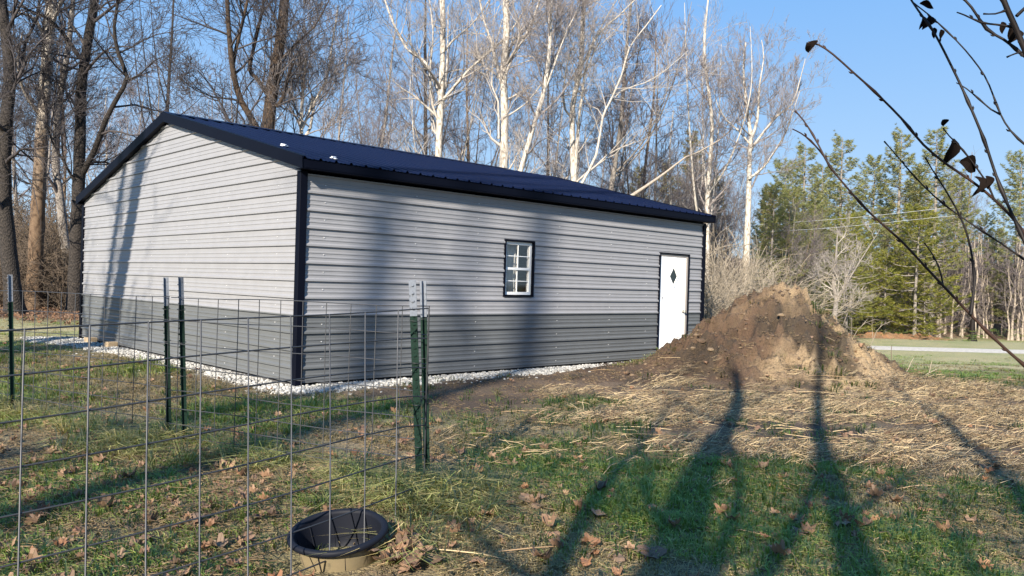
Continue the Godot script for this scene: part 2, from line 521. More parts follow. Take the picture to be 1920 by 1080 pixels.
func _cut(ys: Array[Vector2], e: float) -> Array[Vector2]:
	var out: Array[Vector2] = []
	for j in ys.size():
		out.append(ys[j])
		if j + 1 < ys.size() and ys[j].x < e - 1e-5 and ys[j + 1].x > e + 1e-5:
			out.append(ys[j].lerp(ys[j + 1], (e - ys[j].x) / (ys[j + 1].x - ys[j].x)))
	return out

func roof_y(z: float) -> float:
	return 4.10 - 0.25 * absf(z + WIDE * 0.5)

func bx(called: String, lo: Vector3, hi: Vector3, m: Material, parent: Node, ch := 0.0) -> MeshInstance3D:
	var b := MB.new()
	b.box(lo, hi, ch)
	return part(called, b.mesh(), m, parent)

func make_building() -> void:
	var h := thing("metal_building", "grey ribbed metal building with navy roof and darker grey lower walls", "building", CORNER, PI * 0.5 - YAW)
	var base := 0.943
	var win := Rect2(3.64, 1.245, 0.62, 0.865)
	var door := Rect2(7.80, 0.0, 0.97, 2.10)
	var long_ends := func(_y): return Vector2(0.02, LONG - 0.02)
	var gable_ends := func(y: float):
		var lim := (4.02 - y) / 0.25
		return Vector2(maxf(0.02, WIDE * 0.5 - lim), minf(WIDE - 0.02, WIDE * 0.5 + lim))
	var front := func(s, y, o): return Vector3(s, y, o)
	var back := func(s, y, o): return Vector3(LONG - s, y, -WIDE - o)
	var left := func(s, y, o): return Vector3(-o, y, -WIDE + s)
	var right := func(s, y, o): return Vector3(LONG + o, y, -s)
	for row in 5:
		var y0 := base + (row - 1) * 4 * RIB
		var y1 := minf(y0 + 4 * RIB, 4.06)
		var m: Material = M.wall_dark if row == 0 else M.wall_light
		if row == 0: y0 += 0.03
		if row < 3:
			var top := minf(y1, 2.80)
			part("wall_panel", ribbed(y0, top, base, long_ends, [win, door], front), m, h)
			part("wall_panel", ribbed(y0, top, base, long_ends, [], back), m, h)
		part("wall_panel", ribbed(y0, y1, base, gable_ends, [], left), m, h)
		part("wall_panel", ribbed(y0, y1, base, gable_ends, [], right), m, h)
	# a floor slab and the frame behind the sheets
	bx("floor_slab", Vector3(0.06, -0.05, -WIDE + 0.06), Vector3(LONG - 0.06, 0.03, -0.06), M.inside, h)
	# wall screws, seen as bright specks on the sheets
	var sc := MB.new()
	for s in [0.35, 1.85, 3.05, 4.9, 6.3, 7.4]:
		for k in range(-4, 8):
			var p := Vector3(s, base + k * RIB + 0.105, 0.003)
			sc.box(p - Vector3(0.0055, 0.0055, 0.003), p + Vector3(0.0055, 0.0055, 0.005))
	for s in [0.6, 2.1, 3.6, 5.1, 6.6, 8.0]:
		for k in range(-4, 8):
			var p := Vector3(-0.003, base + k * RIB + 0.105, -s)
			sc.box(p - Vector3(0.005, 0.0055, 0.0055), p + Vector3(0.003, 0.0055, 0.0055))
	tag(part("wall_screws", sc.mesh(), M.screw, h), "", "", "", "stuff")
	# corner trims
	for e in [[0.0, 0.0, -1, 1], [LONG, 0.0, 1, 1], [0.0, -WIDE, -1, -1], [LONG, -WIDE, 1, -1]]:
		var b := MB.new()
		var x: float = e[0]; var z: float = e[1]; var sx: float = e[2]; var sz: float = e[3]
		b.box(Vector3(minf(x - sx * 0.070, x + sx * 0.034), -0.03, minf(z, z + sz * 0.034)), Vector3(maxf(x - sx * 0.070, x + sx * 0.034), 2.80, maxf(z, z + sz * 0.034)), 0.003)
		b.box(Vector3(minf(x, x + sx * 0.031), -0.03, minf(z - sz * 0.070, z)), Vector3(maxf(x, x + sx * 0.031), 2.80, maxf(z - sz * 0.070, z)), 0.003)
		part("corner_trim", b.mesh(), M.trim, h)
	# roof sheets with ribs running down the slope, one sheet per yard
	var over := 0.20
	var xr0 := -0.10; var xr1 := LONG + 0.10
	var pr := prof()
	for side in [1, -1]:
		var x := xr0
		while x < xr1 - 0.01:
			var b := MB.new()
			var xe := minf(x + 4 * RIB, xr1)
			var p := PackedVector2Array()
			for k in 5:
				for q in pr.size() - 1:
					var xx := x + k * RIB + pr[q].x + 0.026
					if xx <= xe + 0.0001: p.append(Vector2(xx, pr[q].y))
			if p[p.size() - 1].x < xe - 0.001: p.append(Vector2(xe, 0))
			var zr := -WIDE * 0.5
			var ze := over if side == 1 else -WIDE - over
			for q in p.size() - 1:
				var a := p[q]; var c := p[q + 1]
				if side == 1:
					b.quad(Vector3(a.x, roof_y(ze) + a.y, ze), Vector3(c.x, roof_y(ze) + c.y, ze), Vector3(c.x, roof_y(zr) + c.y, zr), Vector3(a.x, roof_y(zr) + a.y, zr))
				else:
					b.quad(Vector3(a.x, roof_y(zr) + a.y, zr), Vector3(c.x, roof_y(zr) + c.y, zr), Vector3(c.x, roof_y(ze) + c.y, ze), Vector3(a.x, roof_y(ze) + a.y, ze))
			part("roof_panel", b.mesh(), M.roof, h)
			x += 4 * RIB
	# ridge cap
	var rc := MB.new()
	for side in [1, -1]:
		var z0 := -WIDE * 0.5; var z1: float = z0 + 0.17 * side
		var q := [Vector3(xr0 - 0.01, roof_y(z0) + 0.040, z0), Vector3(xr1 - 1.6, roof_y(z0) + 0.040, z0), Vector3(xr1 - 1.6, roof_y(z1) + 0.031, z1), Vector3(xr0 - 0.01, roof_y(z1) + 0.031, z1)]
		if side == 1: rc.quad(q[3], q[2], q[1], q[0])
		else: rc.quad(q[0], q[1], q[2], q[3])
	part("ridge_cap", rc.mesh(), M.roof, h)
	# roof screws
	var rs := MB.new()
	var nx := int((xr1 - xr0) / RIB)
	for row in 6:
		var z := 0.12 - row * 0.86
		for k in nx:
			if (k + row) % 2 == 0 and row > 0:
				var p := Vector3(xr0 + 0.026 + k * RIB + (0.0 if row == 0 else 0.045), roof_y(z) + (0.027 if row == 0 else 0.002), z)
				var w := 0.007 if row == 0 else 0.013
				rs.box(p - Vector3(w, 0.0, w), p + Vector3(w, w, w))
	tag(part("roof_screws", rs.mesh(), M.screw, h), "", "", "", "stuff")
	# eave fascia and soffit (front and back), rake trims
	var ey := roof_y(over)
	bx("eave_trim", Vector3(xr0, ey - 0.112, over - 0.035), Vector3(xr1, ey - 0.004, over - 0.015), M.trim, h, 0.004)
	bx("soffit", Vector3(xr0 + 0.005, ey - 0.126, 0.002), Vector3(xr1 - 0.005, ey - 0.114, over - 0.012), M.trim, h)
	bx("eave_trim", Vector3(xr0, ey - 0.112, -WIDE - over + 0.015), Vector3(xr1, ey - 0.004, -WIDE - over + 0.035), M.trim, h)
	bx("soffit", Vector3(xr0 + 0.005, ey - 0.126, -WIDE - over + 0.012), Vector3(xr1 - 0.005, ey - 0.114, -WIDE - 0.002), M.trim, h)
	for xx in [xr0, xr1]:
		for side in [1, -1]:
			var z0: float = -WIDE * 0.5; var z1: float = over if side == 1 else -WIDE - over
			var b := MB.new()
			var s := -1.0 if xx == xr0 else 1.0
			# outer face leaning in towards its foot as bent trim does, a lip on top and a return at the foot
			var f0 := Vector3(xx + s * 0.012, roof_y(z0) + 0.030, z0); var f1 := Vector3(xx + s * 0.012, roof_y(z1) + 0.030, z1)
			var g0 := f0 + Vector3(-s * 0.006, -0.16, 0); var g1 := f1 + Vector3(-s * 0.006, -0.16, 0)
			var l0 := f0 + Vector3(-s * 0.09, 0.002, 0); var l1 := f1 + Vector3(-s * 0.09, 0.002, 0)
			var u0 := Vector3(-s * -0.001 + (0.0 if xx == xr0 else LONG), g0.y + 0.01, z0); var u1 := Vector3(u0.x, g1.y + 0.01, z1)
			for q in [[f0, f1, g1, g0], [l0, l1, f1, f0], [g0, g1, u1, u0]]:
				if (s < 0) == (side > 0): b.quad(q[3], q[2], q[1], q[0])
				else: b.quad(q[0], q[1], q[2], q[3])
			part("rake_trim", b.mesh(), M.trim, h)
	# window
	var fr := part("window", window_ring(win, 0.028, 0.031, -0.03), M.trim, h)
	part("vinyl_frame", window_ring(Rect2(win.position + Vector2(0.004, 0.004), win.size - Vector2(0.008, 0.008)), -0.045, -0.012, -0.075), M.vinyl, fr)
	var mid := win.position.y + win.size.y * 0.49
	bx("meeting_rail", Vector3(win.position.x + 0.045, mid - 0.02, -0.05), Vector3(win.end.x - 0.045, mid + 0.02, -0.014), M.vinyl, fr, 0.003)
	var cx := win.position.x + win.size.x * 0.5
	for e in [[win.position.y + 0.05, mid - 0.021, -0.036], [mid + 0.021, win.end.y - 0.05, -0.024]]:
		bx("muntin", Vector3(cx - 0.0065, e[0], e[2] - 0.006), Vector3(cx + 0.0065, e[1], e[2] + 0.006), M.vinyl, fr)
		var my: float = (e[0] + e[1]) * 0.5
		bx("muntin", Vector3(win.position.x + 0.045, my - 0.0065, e[2] - 0.0045), Vector3(cx - 0.008, my + 0.0065, e[2] + 0.0045), M.vinyl, fr)
		bx("muntin", Vector3(cx + 0.008, my - 0.0065, e[2] - 0.0045), Vector3(win.end.x - 0.045, my + 0.0065, e[2] + 0.0045), M.vinyl, fr)
		bx("pane", Vector3(win.position.x + 0.042, e[0], e[2] - 0.014), Vector3(win.end.x - 0.042, e[1], e[2] - 0.010), M.pane, fr)
	# door: dark jamb trim, pale frame, slab with a diamond light
	var jb := MB.new()
	var dy := door.end.y
	jb.box(Vector3(door.position.x - 0.022, 0.0, -0.02), Vector3(door.position.x + 0.004, dy, 0.033))
	jb.box(Vector3(door.end.x - 0.004, 0.0, -0.02), Vector3(door.end.x + 0.026, dy, 0.033))
	jb.box(Vector3(door.position.x - 0.022, dy, -0.02), Vector3(door.end.x + 0.026, dy + 0.026, 0.035))
	part("door_trim", jb.mesh(), M.trim, h)
	var df := MB.new()
	df.box(Vector3(door.position.x + 0.004, 0, -0.07), Vector3(door.position.x + 0.03, dy - 0.045, 0.006))
	df.box(Vector3(door.end.x - 0.06, 0, -0.07), Vector3(door.end.x - 0.004, dy - 0.045, 0.012))
	df.box(Vector3(door.position.x + 0.004, dy - 0.045, -0.07), Vector3(door.end.x - 0.004, dy, 0.009))
	part("door_frame", df.mesh(), M.frame_edge, h)
	var sl := bx("door", Vector3(door.position.x + 0.031, 0.02, -0.05), Vector3(door.end.x - 0.061, dy - 0.047, 0.0), M.white, h, 0.002)
	var dc := Vector3(8.275, 1.665, 0.0)
	var ring := MB.new()
	for k in 4:
		var a0 := TAU * k / 4.0; var a1 := TAU * (k + 1) / 4.0
		var e0 := Vector3(cos(a0) * 0.15, sin(a0) * 0.205, 0); var e1 := Vector3(cos(a1) * 0.15, sin(a1) * 0.205, 0)
		var zf := Vector3(0, 0, 0.016)
		ring.quad(dc + e0 * 1.18 + zf, dc + e1 * 1.18 + zf, dc + e1 * 0.9 + zf, dc + e0 * 0.9 + zf)
		ring.quad(dc + e0 * 1.22, dc + e1 * 1.22, dc + e1 * 1.18 + zf, dc + e0 * 1.18 + zf)
		ring.quad(dc + e0 * 0.9 + zf, dc + e1 * 0.9 + zf, dc + e1 * 0.86 + Vector3(0, 0, 0.003), dc + e0 * 0.86 + Vector3(0, 0, 0.003))
	part("diamond_frame", ring.mesh(), M.white, sl)
	var dg := MB.new()
	dg.quad(dc + Vector3(0.118, 0, 0.004), dc + Vector3(0, 0.175, 0.004), dc + Vector3(-0.118, 0, 0.004), dc + Vector3(0, -0.175, 0.004))
	var gm := mat(0.012, 0.016, 0.015, 0.06)
	part("diamond_pane", dg.mesh(), gm, sl)
	var kb := MB.new()
	for e in [[0.96, 0.032], [1.12, 0.0]]:
		var kp := Vector3(door.end.x - 0.125, e[0], 0.0)
		if e[1] > 0.0:
			kb.tube(PackedVector3Array([kp, kp + Vector3(0, 0, 0.008), kp + Vector3(0, 0, 0.009), kp + Vector3(0, 0, 0.035), kp + Vector3(0, 0, 0.045), kp + Vector3(0, 0, 0.062), kp + Vector3(0, 0, 0.068)]), PackedFloat32Array([0.034, 0.034, 0.013, 0.012, 0.026, 0.027, 0.012]), 14)
	part("door_knob", kb.mesh(), M.knob, sl)
	# the small printed sticker by the hinge side: a bold mark, a line and a dash
	var st := MB.new()
	for e in [[0.0, 0.055, 0.036, 0.018], [0.004, 0.028, 0.026, 0.014], [-0.004, 0.0, 0.030, 0.014], [0.0, -0.07, 0.034, 0.006]]:
		st.box(Vector3(7.925 + e[0] - e[2] * 0.5, 1.19 + e[1] - e[3] * 0.5, 0.001), Vector3(7.925 + e[0] + e[2] * 0.5, 1.19 + e[1] + e[3] * 0.5, 0.003))
	tag(part("door_sticker", st.mesh(), M.ink, sl), "", "", "", "stuff")

	# curtain hanging inside the window
	var cu := MB.new()
	var cols := 44
	for r in 13:
		for k in cols + 1:
			var u := float(k) / cols
			var t := float(r) / 12.0
			var y := lerpf(1.20, 2.14, t)
			var wdt := 0.50 - 0.05 * sin(t * 3.0)
			cu.v.append(Vector3(3.58 + u * wdt + 0.03 * t, y + 0.01 * sin(u * 17.0), -0.16 + 0.018 * sin(u * 44.0 + 1.3 * sin(t * 2.0)) + 0.010 * sin(u * 97.0)))
	for r in 12:
		for k in cols:
			var p := r * (cols + 1) + k
			cu.i.append(p); cu.i.append(p + cols + 2); cu.i.append(p + 1)
			cu.i.append(p); cu.i.append(p + cols + 1); cu.i.append(p + cols + 2)
	var ct := part("curtain", cu.mesh(), M.curtain, self)
	ct.transform = Transform3D(Basis(Vector3.UP, PI * 0.5 - YAW), CORNER)
	tag(ct, "pale pleated curtain hanging inside the window of the metal building", "curtain")

	# wooden shims under the gable wall
	for e in [[-7.95, 0.20, "grey wooden block under the far end of the gable wall"], [-6.75, 0.16, "tan wooden block in the gravel under the gable wall"]]:
		var blk := MB.new()
		blk.box(Vector3(-0.09, 0, -e[1] * 0.5), Vector3(0.09, 0.12, e[1] * 0.5), 0.006)
		var o := part("wood_block", blk.mesh(), M.block, self)
		var xf := Transform3D(Basis(Vector3.UP, PI * 0.5 - YAW), CORNER)
		o.transform = Transform3D(xf.basis.rotated(Vector3.UP, 0.1), xf * Vector3(-0.10, -0.005, e[0]))
		tag(o, e[2], "wood block")
	# scraps lying on the roof edge
	for e in [[0.30, -1.05, 0.07, 0.5, "pale scrap of trim lying on the roof nearer the gable edge"], [0.55, -0.15, 0.05, 1.9, "small pale scrap on the navy roof just above the eave corner"]]:
		var s := MB.new()
		s.box(Vector3(-e[2], 0, -0.022), Vector3(e[2], 0.012, 0.022), 0.003)
		s.box(Vector3(-e[2] * 0.4, 0.010, -0.045), Vector3(e[2] * 0.2, 0.03, 0.03), 0.003)
		var o := part("roof_scrap", s.mesh(), M.scrap, self)
		var xf := Transform3D(Basis(Vector3.UP, PI * 0.5 - YAW), CORNER)
		o.transform = Transform3D(xf.basis * Basis(Vector3.RIGHT, 0.245) * Basis(Vector3.UP, e[3]), xf * Vector3(e[0], roof_y(e[1]) + 0.018, e[1]))
		tag(o, e[4], "scrap")

func window_ring(r: Rect2, wide: float, z1: float, z0: float) -> ArrayMesh:     # wide > 0 grows outwards, < 0 inwards
	var b := MB.new()
	var o := r.grow(maxf(wide, 0.0)); var i := r.grow(minf(wide, 0.0))
	b.box(Vector3(o.position.x, o.position.y, z0), Vector3(o.end.x, i.position.y, z1))
	b.box(Vector3(o.position.x, i.end.y, z0), Vector3(o.end.x, o.end.y, z1))
	b.box(Vector3(o.position.x, i.position.y, z0), Vector3(i.position.x, i.end.y, z1 - 0.002))
	b.box(Vector3(i.end.x, i.position.y, z0), Vector3(o.end.x, i.end.y, z1 - 0.002))
	return b.mesh()

# ------------------------------------------------------------------ mound of dirt
func make_mound() -> void:
	var b := MB.new()
	var x0 := 0.3; var x1 := 8.3; var d0 := 10.2; var d1 := 16.9
	var nx := 240; var nd := 200
	for j in nd + 1:
		for k in nx + 1:
			var x := lerpf(x0, x1, float(k) / nx); var d := lerpf(d0, d1, float(j) / nd)
			var y := mound_y(x, d)
			var l := local_to_wall(x, d)
			if l.y < 0.03 and l.x < LONG + 0.05: y = minf(y, -0.06)
			b.v.append(Vector3(x, y, -d))
			var f := fine.get_noise_2d(x * 9.0 + 5.0, d * 9.0)
			var n := patches.get_noise_2d(x * 2.6 + 12.0, d * 2.6 + 3.0)
			# dark turned topsoil on the left flank, pale clay spilling down the right one
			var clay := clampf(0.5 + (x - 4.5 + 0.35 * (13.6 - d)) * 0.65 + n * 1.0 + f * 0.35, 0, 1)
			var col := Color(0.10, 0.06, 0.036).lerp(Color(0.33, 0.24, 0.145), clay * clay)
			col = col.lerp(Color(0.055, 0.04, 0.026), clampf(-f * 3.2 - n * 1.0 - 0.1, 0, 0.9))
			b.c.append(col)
	var w := nx + 1
	for j in nd + 1:
		for k in w:
			var p0 := b.v[maxi(j - 1, 0) * w + k]; var p1 := b.v[mini(j + 1, nd) * w + k]
			var q0 := b.v[j * w + maxi(k - 1, 0)]; var q1 := b.v[j * w + mini(k + 1, nx)]
			b.n.append((q1 - q0).cross(p1 - p0).normalized())
	for j in nd:
		for k in nx:
			var p := j * w + k
			b.i.append(p); b.i.append(p + w + 1); b.i.append(p + 1)
			b.i.append(p); b.i.append(p + w); b.i.append(p + w + 1)
	var o := thing("dirt_mound", "tall heap of brown dirt and clay piled beside the white door", "dirt mound", Vector3.ZERO)
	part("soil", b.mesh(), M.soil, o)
	# clods
	var rng := RandomNumberGenerator.new(); rng.seed = 12
	var xf: Array[Transform3D] = []; var cl := PackedColorArray()
	for k in 9000:
		var x := rng.randf_range(0.0, 7.4); var d := rng.randf_range(9.8, 16.0)
		var l := local_to_wall(x, d)
		if l.y < 0.5: continue
		var h := mound_y(x, d)
		if h < 0.02 and rng.randf() < 0.75: continue
		var s := pow(rng.randf(), 4.0) * 0.026 + 0.006
		xf.append(Transform3D(Basis(Vector3(rng.randf(), rng.randf(), rng.randf()).normalized(), rng.randf() * TAU).scaled(Vector3(s, s * 0.8, s)), Vector3(x, maxf(h, ground_y(x, d)) + s * 0.2, -d)))
		var c := Color(0.055, 0.036, 0.024).lerp(Color(0.15, 0.105, 0.065), pow(rng.randf(), 2.0))
		cl.append(c)
	for k in 90:
		var x := 4.55 + rng.randfn(-0.5, 1.3); var d := 13.2 + rng.randfn(-0.5, 0.8)
		if local_to_wall(x, d).y < 0.7 or mound_y(x, d) < 0.02: continue
		var s := rng.randf_range(0.02, 0.06)
		xf.append(Transform3D(Basis(Vector3(rng.randf(), rng.randf(), rng.randf()).normalized(), rng.randf() * TAU).scaled(Vector3(s * 1.3, s * 0.7, s)), Vector3(x, mound_y(x, d) - s * 0.1, -d)))
		cl.append(Color(0.085, 0.052, 0.032).lerp(Color(0.19, 0.135, 0.082), rng.randf()))
	many("clods", stone_mesh(3), M.stone, xf, cl, "", "", o)

func stone_mesh(sd: int) -> ArrayMesh:
	var rng := RandomNumberGenerator.new(); rng.seed = sd
	var b := MB.new()
	var g := (1.0 + sqrt(5.0)) * 0.5
	var p: Array[Vector3] = [Vector3(-1, g, 0), Vector3(1, g, 0), Vector3(-1, -g, 0), Vector3(1, -g, 0), Vector3(0, -1, g), Vector3(0, 1, g), Vector3(0, -1, -g), Vector3(0, 1, -g), Vector3(g, 0, -1), Vector3(g, 0, 1), Vector3(-g, 0, -1), Vector3(-g, 0, 1)]
	for k in 12: p[k] = p[k].normalized() * rng.randf_range(0.72, 1.18)
	for f in [[0, 11, 5], [0, 5, 1], [0, 1, 7], [0, 7, 10], [0, 10, 11], [1, 5, 9], [5, 11, 4], [11, 10, 2], [10, 7, 6], [7, 1, 8], [3, 9, 4], [3, 4, 2], [3, 2, 6], [3, 6, 8], [3, 8, 9], [4, 9, 5], [2, 4, 11], [6, 2, 10], [8, 6, 7], [9, 8, 1]]:
		b.tri(p[f[0]], p[f[1]], p[f[2]])
	for k in b.v.size(): b.c.append(Color.WHITE)
	return b.mesh()

# ------------------------------------------------------------------ ground cover
func blade_tuft(sd: int, count: int, tall: float, spread: float, lean: float, wide: float) -> ArrayMesh:
	var rng := RandomNumberGenerator.new(); rng.seed = sd
	var b := MB.new()
	for k in count:
		var a := rng.randf() * TAU
		var r := spread * sqrt(rng.randf())
		var p := Vector3(cos(a) * r, -0.005, sin(a) * r)
		var out := Vector3(cos(a + rng.randf_range(-0.9, 0.9)), 0, sin(a + rng.randf_range(-0.9, 0.9)))
		var hgt := tall * rng.randf_range(0.5, 1.15)
		var ln := lean * rng.randf_range(0.3, 1.4) * hgt
		var side := out.cross(Vector3.UP).normalized() * wide * rng.randf_range(0.6, 1.2)
		var m := p + Vector3.UP * hgt * 0.6 + out * ln * 0.35
		var e := p + Vector3.UP * hgt * (1.0 - 0.25 * lean) + out * ln
		var nn := (Vector3.UP * 0.7 + out * 0.5).normalized()
		var s := rng.randf_range(0.75, 1.2)
		var q := b.v.size()
		for vv in [p - side * 0.5, p + side * 0.5, m + side * 0.4, m - side * 0.4, e]:
			b.v.append(vv); b.n.append(nn); b.c.append(Color(s, s, s * rng.randf_range(0.8, 1.1)))
		for t in [0, 2, 1, 0, 3, 2, 3, 4, 2]: b.i.append(q + t)
	return b.mesh()

func straw_mesh(sd: int, count: int, spread: float, length: float) -> ArrayMesh:
	var rng := RandomNumberGenerator.new(); rng.seed = sd
	var b := MB.new()
	for k in count:
		var p := Vector3(rng.randf_range(-spread, spread), rng.randf_range(0.004, 0.05), rng.randf_range(-spread, spread))
		var a := rng.randfn(0.0, 0.9)
		var d := Vector3(cos(a), rng.randfn(0.02, 0.10), sin(a)) * length * rng.randf_range(0.35, 1.2)
		var s := rng.randf_range(0.55, 1.25)
		b.tint = Color(s, s * 0.97, s * rng.randf_range(0.8, 1.0))
		b.twig(p - d * 0.5, p + Vector3(rng.randfn(0, 0.1), rng.randf_range(-0.02, 0.12), rng.randfn(0, 0.1)) * length, p + d * 0.5, rng.randf_range(0.0016, 0.0042))
	return b.mesh()

func stalk_mesh() -> ArrayMesh:
	var b := MB.new()
	b.tube(PackedVector3Array([Vector3(-0.2, 0, 0), Vector3(-0.05, 0.012, 0.012), Vector3(0.08, 0.008, -0.008), Vector3(0.22, 0.0, 0.01)]), PackedFloat32Array([0.003, 0.0042, 0.004, 0.002]), 5, true)
	return b.mesh()

# a lobed, curled leaf lying about the origin, about 1 long
func leaf_mesh(sd: int, curl: float) -> ArrayMesh:
	var rng := RandomNumberGenerator.new(); rng.seed = sd
	var b := MB.new()
	var half := PackedVector2Array([Vector2(0, -0.48), Vector2(0.15, -0.40), Vector2(0.32, -0.36), Vector2(0.29, -0.20), Vector2(0.45, -0.06), Vector2(0.46, 0.10), Vector2(0.31, 0.10), Vector2(0.33, 0.30), Vector2(0.17, 0.29), Vector2(0, 0.52)])
	var roll_a := rng.randf_range(-0.5, 0.5)
	var bend := func(q: Vector2) -> Vector3:
		var x := q.x; var y := q.y
		var ax := x * cos(roll_a) - y * sin(roll_a)
		var h := curl * (ax * ax * 1.6 + 0.5 * y * y) + 0.06 * curl * sin(x * 14.0 + sd) + 0.05 * sin(y * 9.0 + sd * 1.7)
		return Vector3(x * (1.0 - 0.35 * absf(curl) * absf(x)), h, y)
	for s in [1, -1]:
		for k in half.size() - 1:
			var a := half[k] + Vector2(rng.randf_range(-0.03, 0.03), rng.randf_range(-0.03, 0.03)) * (1.0 if k > 0 else 0.0); var c := half[k + 1]
			var ca := Vector2(0, a.y * 0.8); var cc := Vector2(0, c.y * 0.8)
			var am := Vector2(a.x * 0.5, (a.y + ca.y) * 0.5); var cm := Vector2(c.x * 0.5, (c.y + cc.y) * 0.5)
			for v2 in [a, c, am, cm, ca, cc]: pass
			var q := [Vector2(a.x * s, a.y), Vector2(c.x * s, c.y), Vector2(am.x * s, am.y), Vector2(cm.x * s, cm.y), ca, cc]
			for t in [[0, 1, 3], [0, 3, 2], [2, 3, 5], [2, 5, 4]]:
				if s == 1: b.tri(bend.call(q[t[0]]), bend.call(q[t[2]]), bend.call(q[t[1]]))
				else: b.tri(bend.call(q[t[0]]), bend.call(q[t[1]]), bend.call(q[t[2]]))
	b.quad(bend.call(Vector2(-0.012, -0.5)), bend.call(Vector2(0.012, -0.5)), Vector3(0.05, 0.03, -0.78), Vector3(0.03, 0.03, -0.78))
	for k in b.v.size(): b.c.append(Color.WHITE)
	return b.mesh()

func make_cover() -> void:
	var rng := RandomNumberGenerator.new(); rng.seed = 77
	var tufts := [blade_tuft(1, 15, 0.085, 0.055, 0.9, 0.0060), blade_tuft(2, 15, 0.07, 0.06, 1.2, 0.0055), blade_tuft(3, 14, 0.055, 0.06, 1.6, 0.0048), blade_tuft(4, 20, 0.25, 0.07, 1.5, 0.0065)]
	var xf := [[] as Array[Transform3D], [] as Array[Transform3D], [] as Array[Transform3D], [] as Array[Transform3D]]
	var cl := [PackedColorArray(), PackedColorArray(), PackedColorArray(), PackedColorArray()]
	for band in [[2.6, 5.2, 620.0, 1.0], [5.2, 7.6, 430.0, 1.05], [7.6, 11.0, 190.0, 1.2], [11.0, 17.0, 75.0, 1.5], [17.0, 30.0, 22.0, 1.7], [30.0, 62.0, 3.0, 2.2]]:
		var half: float = 0.68 * band[1] + 1.0
		var count := int((band[1] - band[0]) * 2.0 * half * band[2])
		for k in count:
			var d := rng.randf_range(band[0], band[1]); var x := rng.randf_range(-half, half)
			if absf(x) > 0.68 * d + 1.0: continue
			var l := local_to_wall(x, d)
			if l.x > -0.05 and l.x < LONG + 0.1 and l.y < 0.1 and l.y > -WIDE - 0.1: continue
			if d > 16.0 and x < 0.02 * d and x > -0.30 * d: continue
			if d > 33.0 and d < 43.0 and x > 3.0: continue
			var c := cover(x, d)
			var n := patches.get_noise_2d(x * 1.3 + 70.0, d * 1.3)
			var f := fine.get_noise_2d(x * 6.0, d * 6.0)
			var h := mound_y(x, d) if absf(x - 4.5) < 4.2 and absf(d - 13.7) < 3.8 else -1.0
			var want := (1.0 - c.x * 0.93) * (1.0 - c.y * 0.9) * (1.0 - c.z * 0.97) * (1.0 - c.w)
			if h > 0.05: want = 0.10 + 1.2 * clampf(n * 2.0 + f * 1.6 - 0.15 + 0.12 * (x - 4.5), 0, 1)
			# worn soil inside the pen
			if x < -0.3 - (5.6 - d) * 0.78 * 0 and d < 6.4 + x * -0.45: want *= clampf(0.22 + n * 1.9 + f * 1.3, 0.04, 0.8)
			if rng.randf() > want * clampf(0.85 + f * 0.7 + n * 0.4, 0.25, 1.0): continue
			var green := clampf(0.55 + n * 1.3 + f * 0.6 + 0.18 * smoothstep(-0.5, 1.0, x) * smoothstep(9, 6, d) - 0.25 * smoothstep(-1.5, -3.5, x) - 0.3 * smoothstep(11.0, 17.0, d), 0, 1)
			if x < -0.3 and d < 6.4 + x * -0.45: green *= 0.75
			var kind := 0
			if rng.randf() > green: kind = 2
			elif rng.randf() < 0.4: kind = 1
			var s: float = band[3] * rng.randf_range(0.65, 1.3)
			xf[kind].append(Transform3D(Basis(Vector3.UP, rng.randf() * TAU).scaled(Vector3(s, s * rng.randf_range(0.7, 1.15) * (1.0 if d < 14.0 else 0.5), s)), Vector3(x, maxf(ground_y(x, d), h), -d)))
			var j := rng.randf_range(0.75, 1.25)
			if kind == 2: cl[2].append(Color(0.46 * j, 0.365 * j, 0.20 * j))
			else:
				var mixd := rng.randf()
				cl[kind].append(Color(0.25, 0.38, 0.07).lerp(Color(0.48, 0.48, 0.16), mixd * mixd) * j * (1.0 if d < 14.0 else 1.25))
	# long matted grass along the fence and round the posts
	for k in 620:
		var t := rng.randf()
		var p := Vector3(-0.55, 0, -5.55).lerp(Vector3(-5.6, 0, -8.5), t)
		if rng.randf() < 0.22: p = Vector3(-0.5, 0, -5.35) + Vector3(rng.randfn(0, 0.16), 0, rng.randfn(0, 0.16))
		elif rng.randf() < 0.07: p = Vector3(-0.42, 0, -4.75) + Vector3(rng.randfn(0, 0.10), 0, rng.randfn(0, 0.22))
		elif rng.randf() < 0.25: p = Vector3(-2.75, 0, -6.75) + Vector3(rng.randfn(0, 0.35), 0, rng.randfn(0, 0.22))
		if k % 9 == 0: p = Vector3(-0.52, 0, -4.12) + Vector3(rng.randfn(0, 0.07), 0, rng.randfn(-0.05, 0.05))
		else: p += Vector3(rng.randfn(0, 0.16), 0, rng.randfn(0.1, 0.16))
		if Vector2(p.x + 0.87, p.z + 4.2).length() < (0.30 if k % 9 == 0 else 0.40): continue
		if patches.get_noise_2d(p.x * 5.0, p.z * 5.0) < -0.12: continue
		p.y = ground_y(p.x, -p.z)
		var s := rng.randf_range(0.55, 1.15)
		xf[3].append(Transform3D(Basis(Vector3.UP, rng.randf() * TAU).scaled(Vector3(s, s * rng.randf_range(0.45, 1.0), s)), p))
		cl[3].append(Color(0.19, 0.28, 0.06).lerp(Color(0.50, 0.41, 0.20), rng.randf()) * rng.randf_range(0.8, 1.15))
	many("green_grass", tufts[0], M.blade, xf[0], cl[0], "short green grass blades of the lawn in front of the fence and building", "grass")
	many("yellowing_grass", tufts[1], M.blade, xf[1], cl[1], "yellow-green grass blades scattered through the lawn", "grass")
	many("dry_grass", tufts[2], M.blade, xf[2], cl[2], "short tan dead grass between the green patches of lawn", "grass")
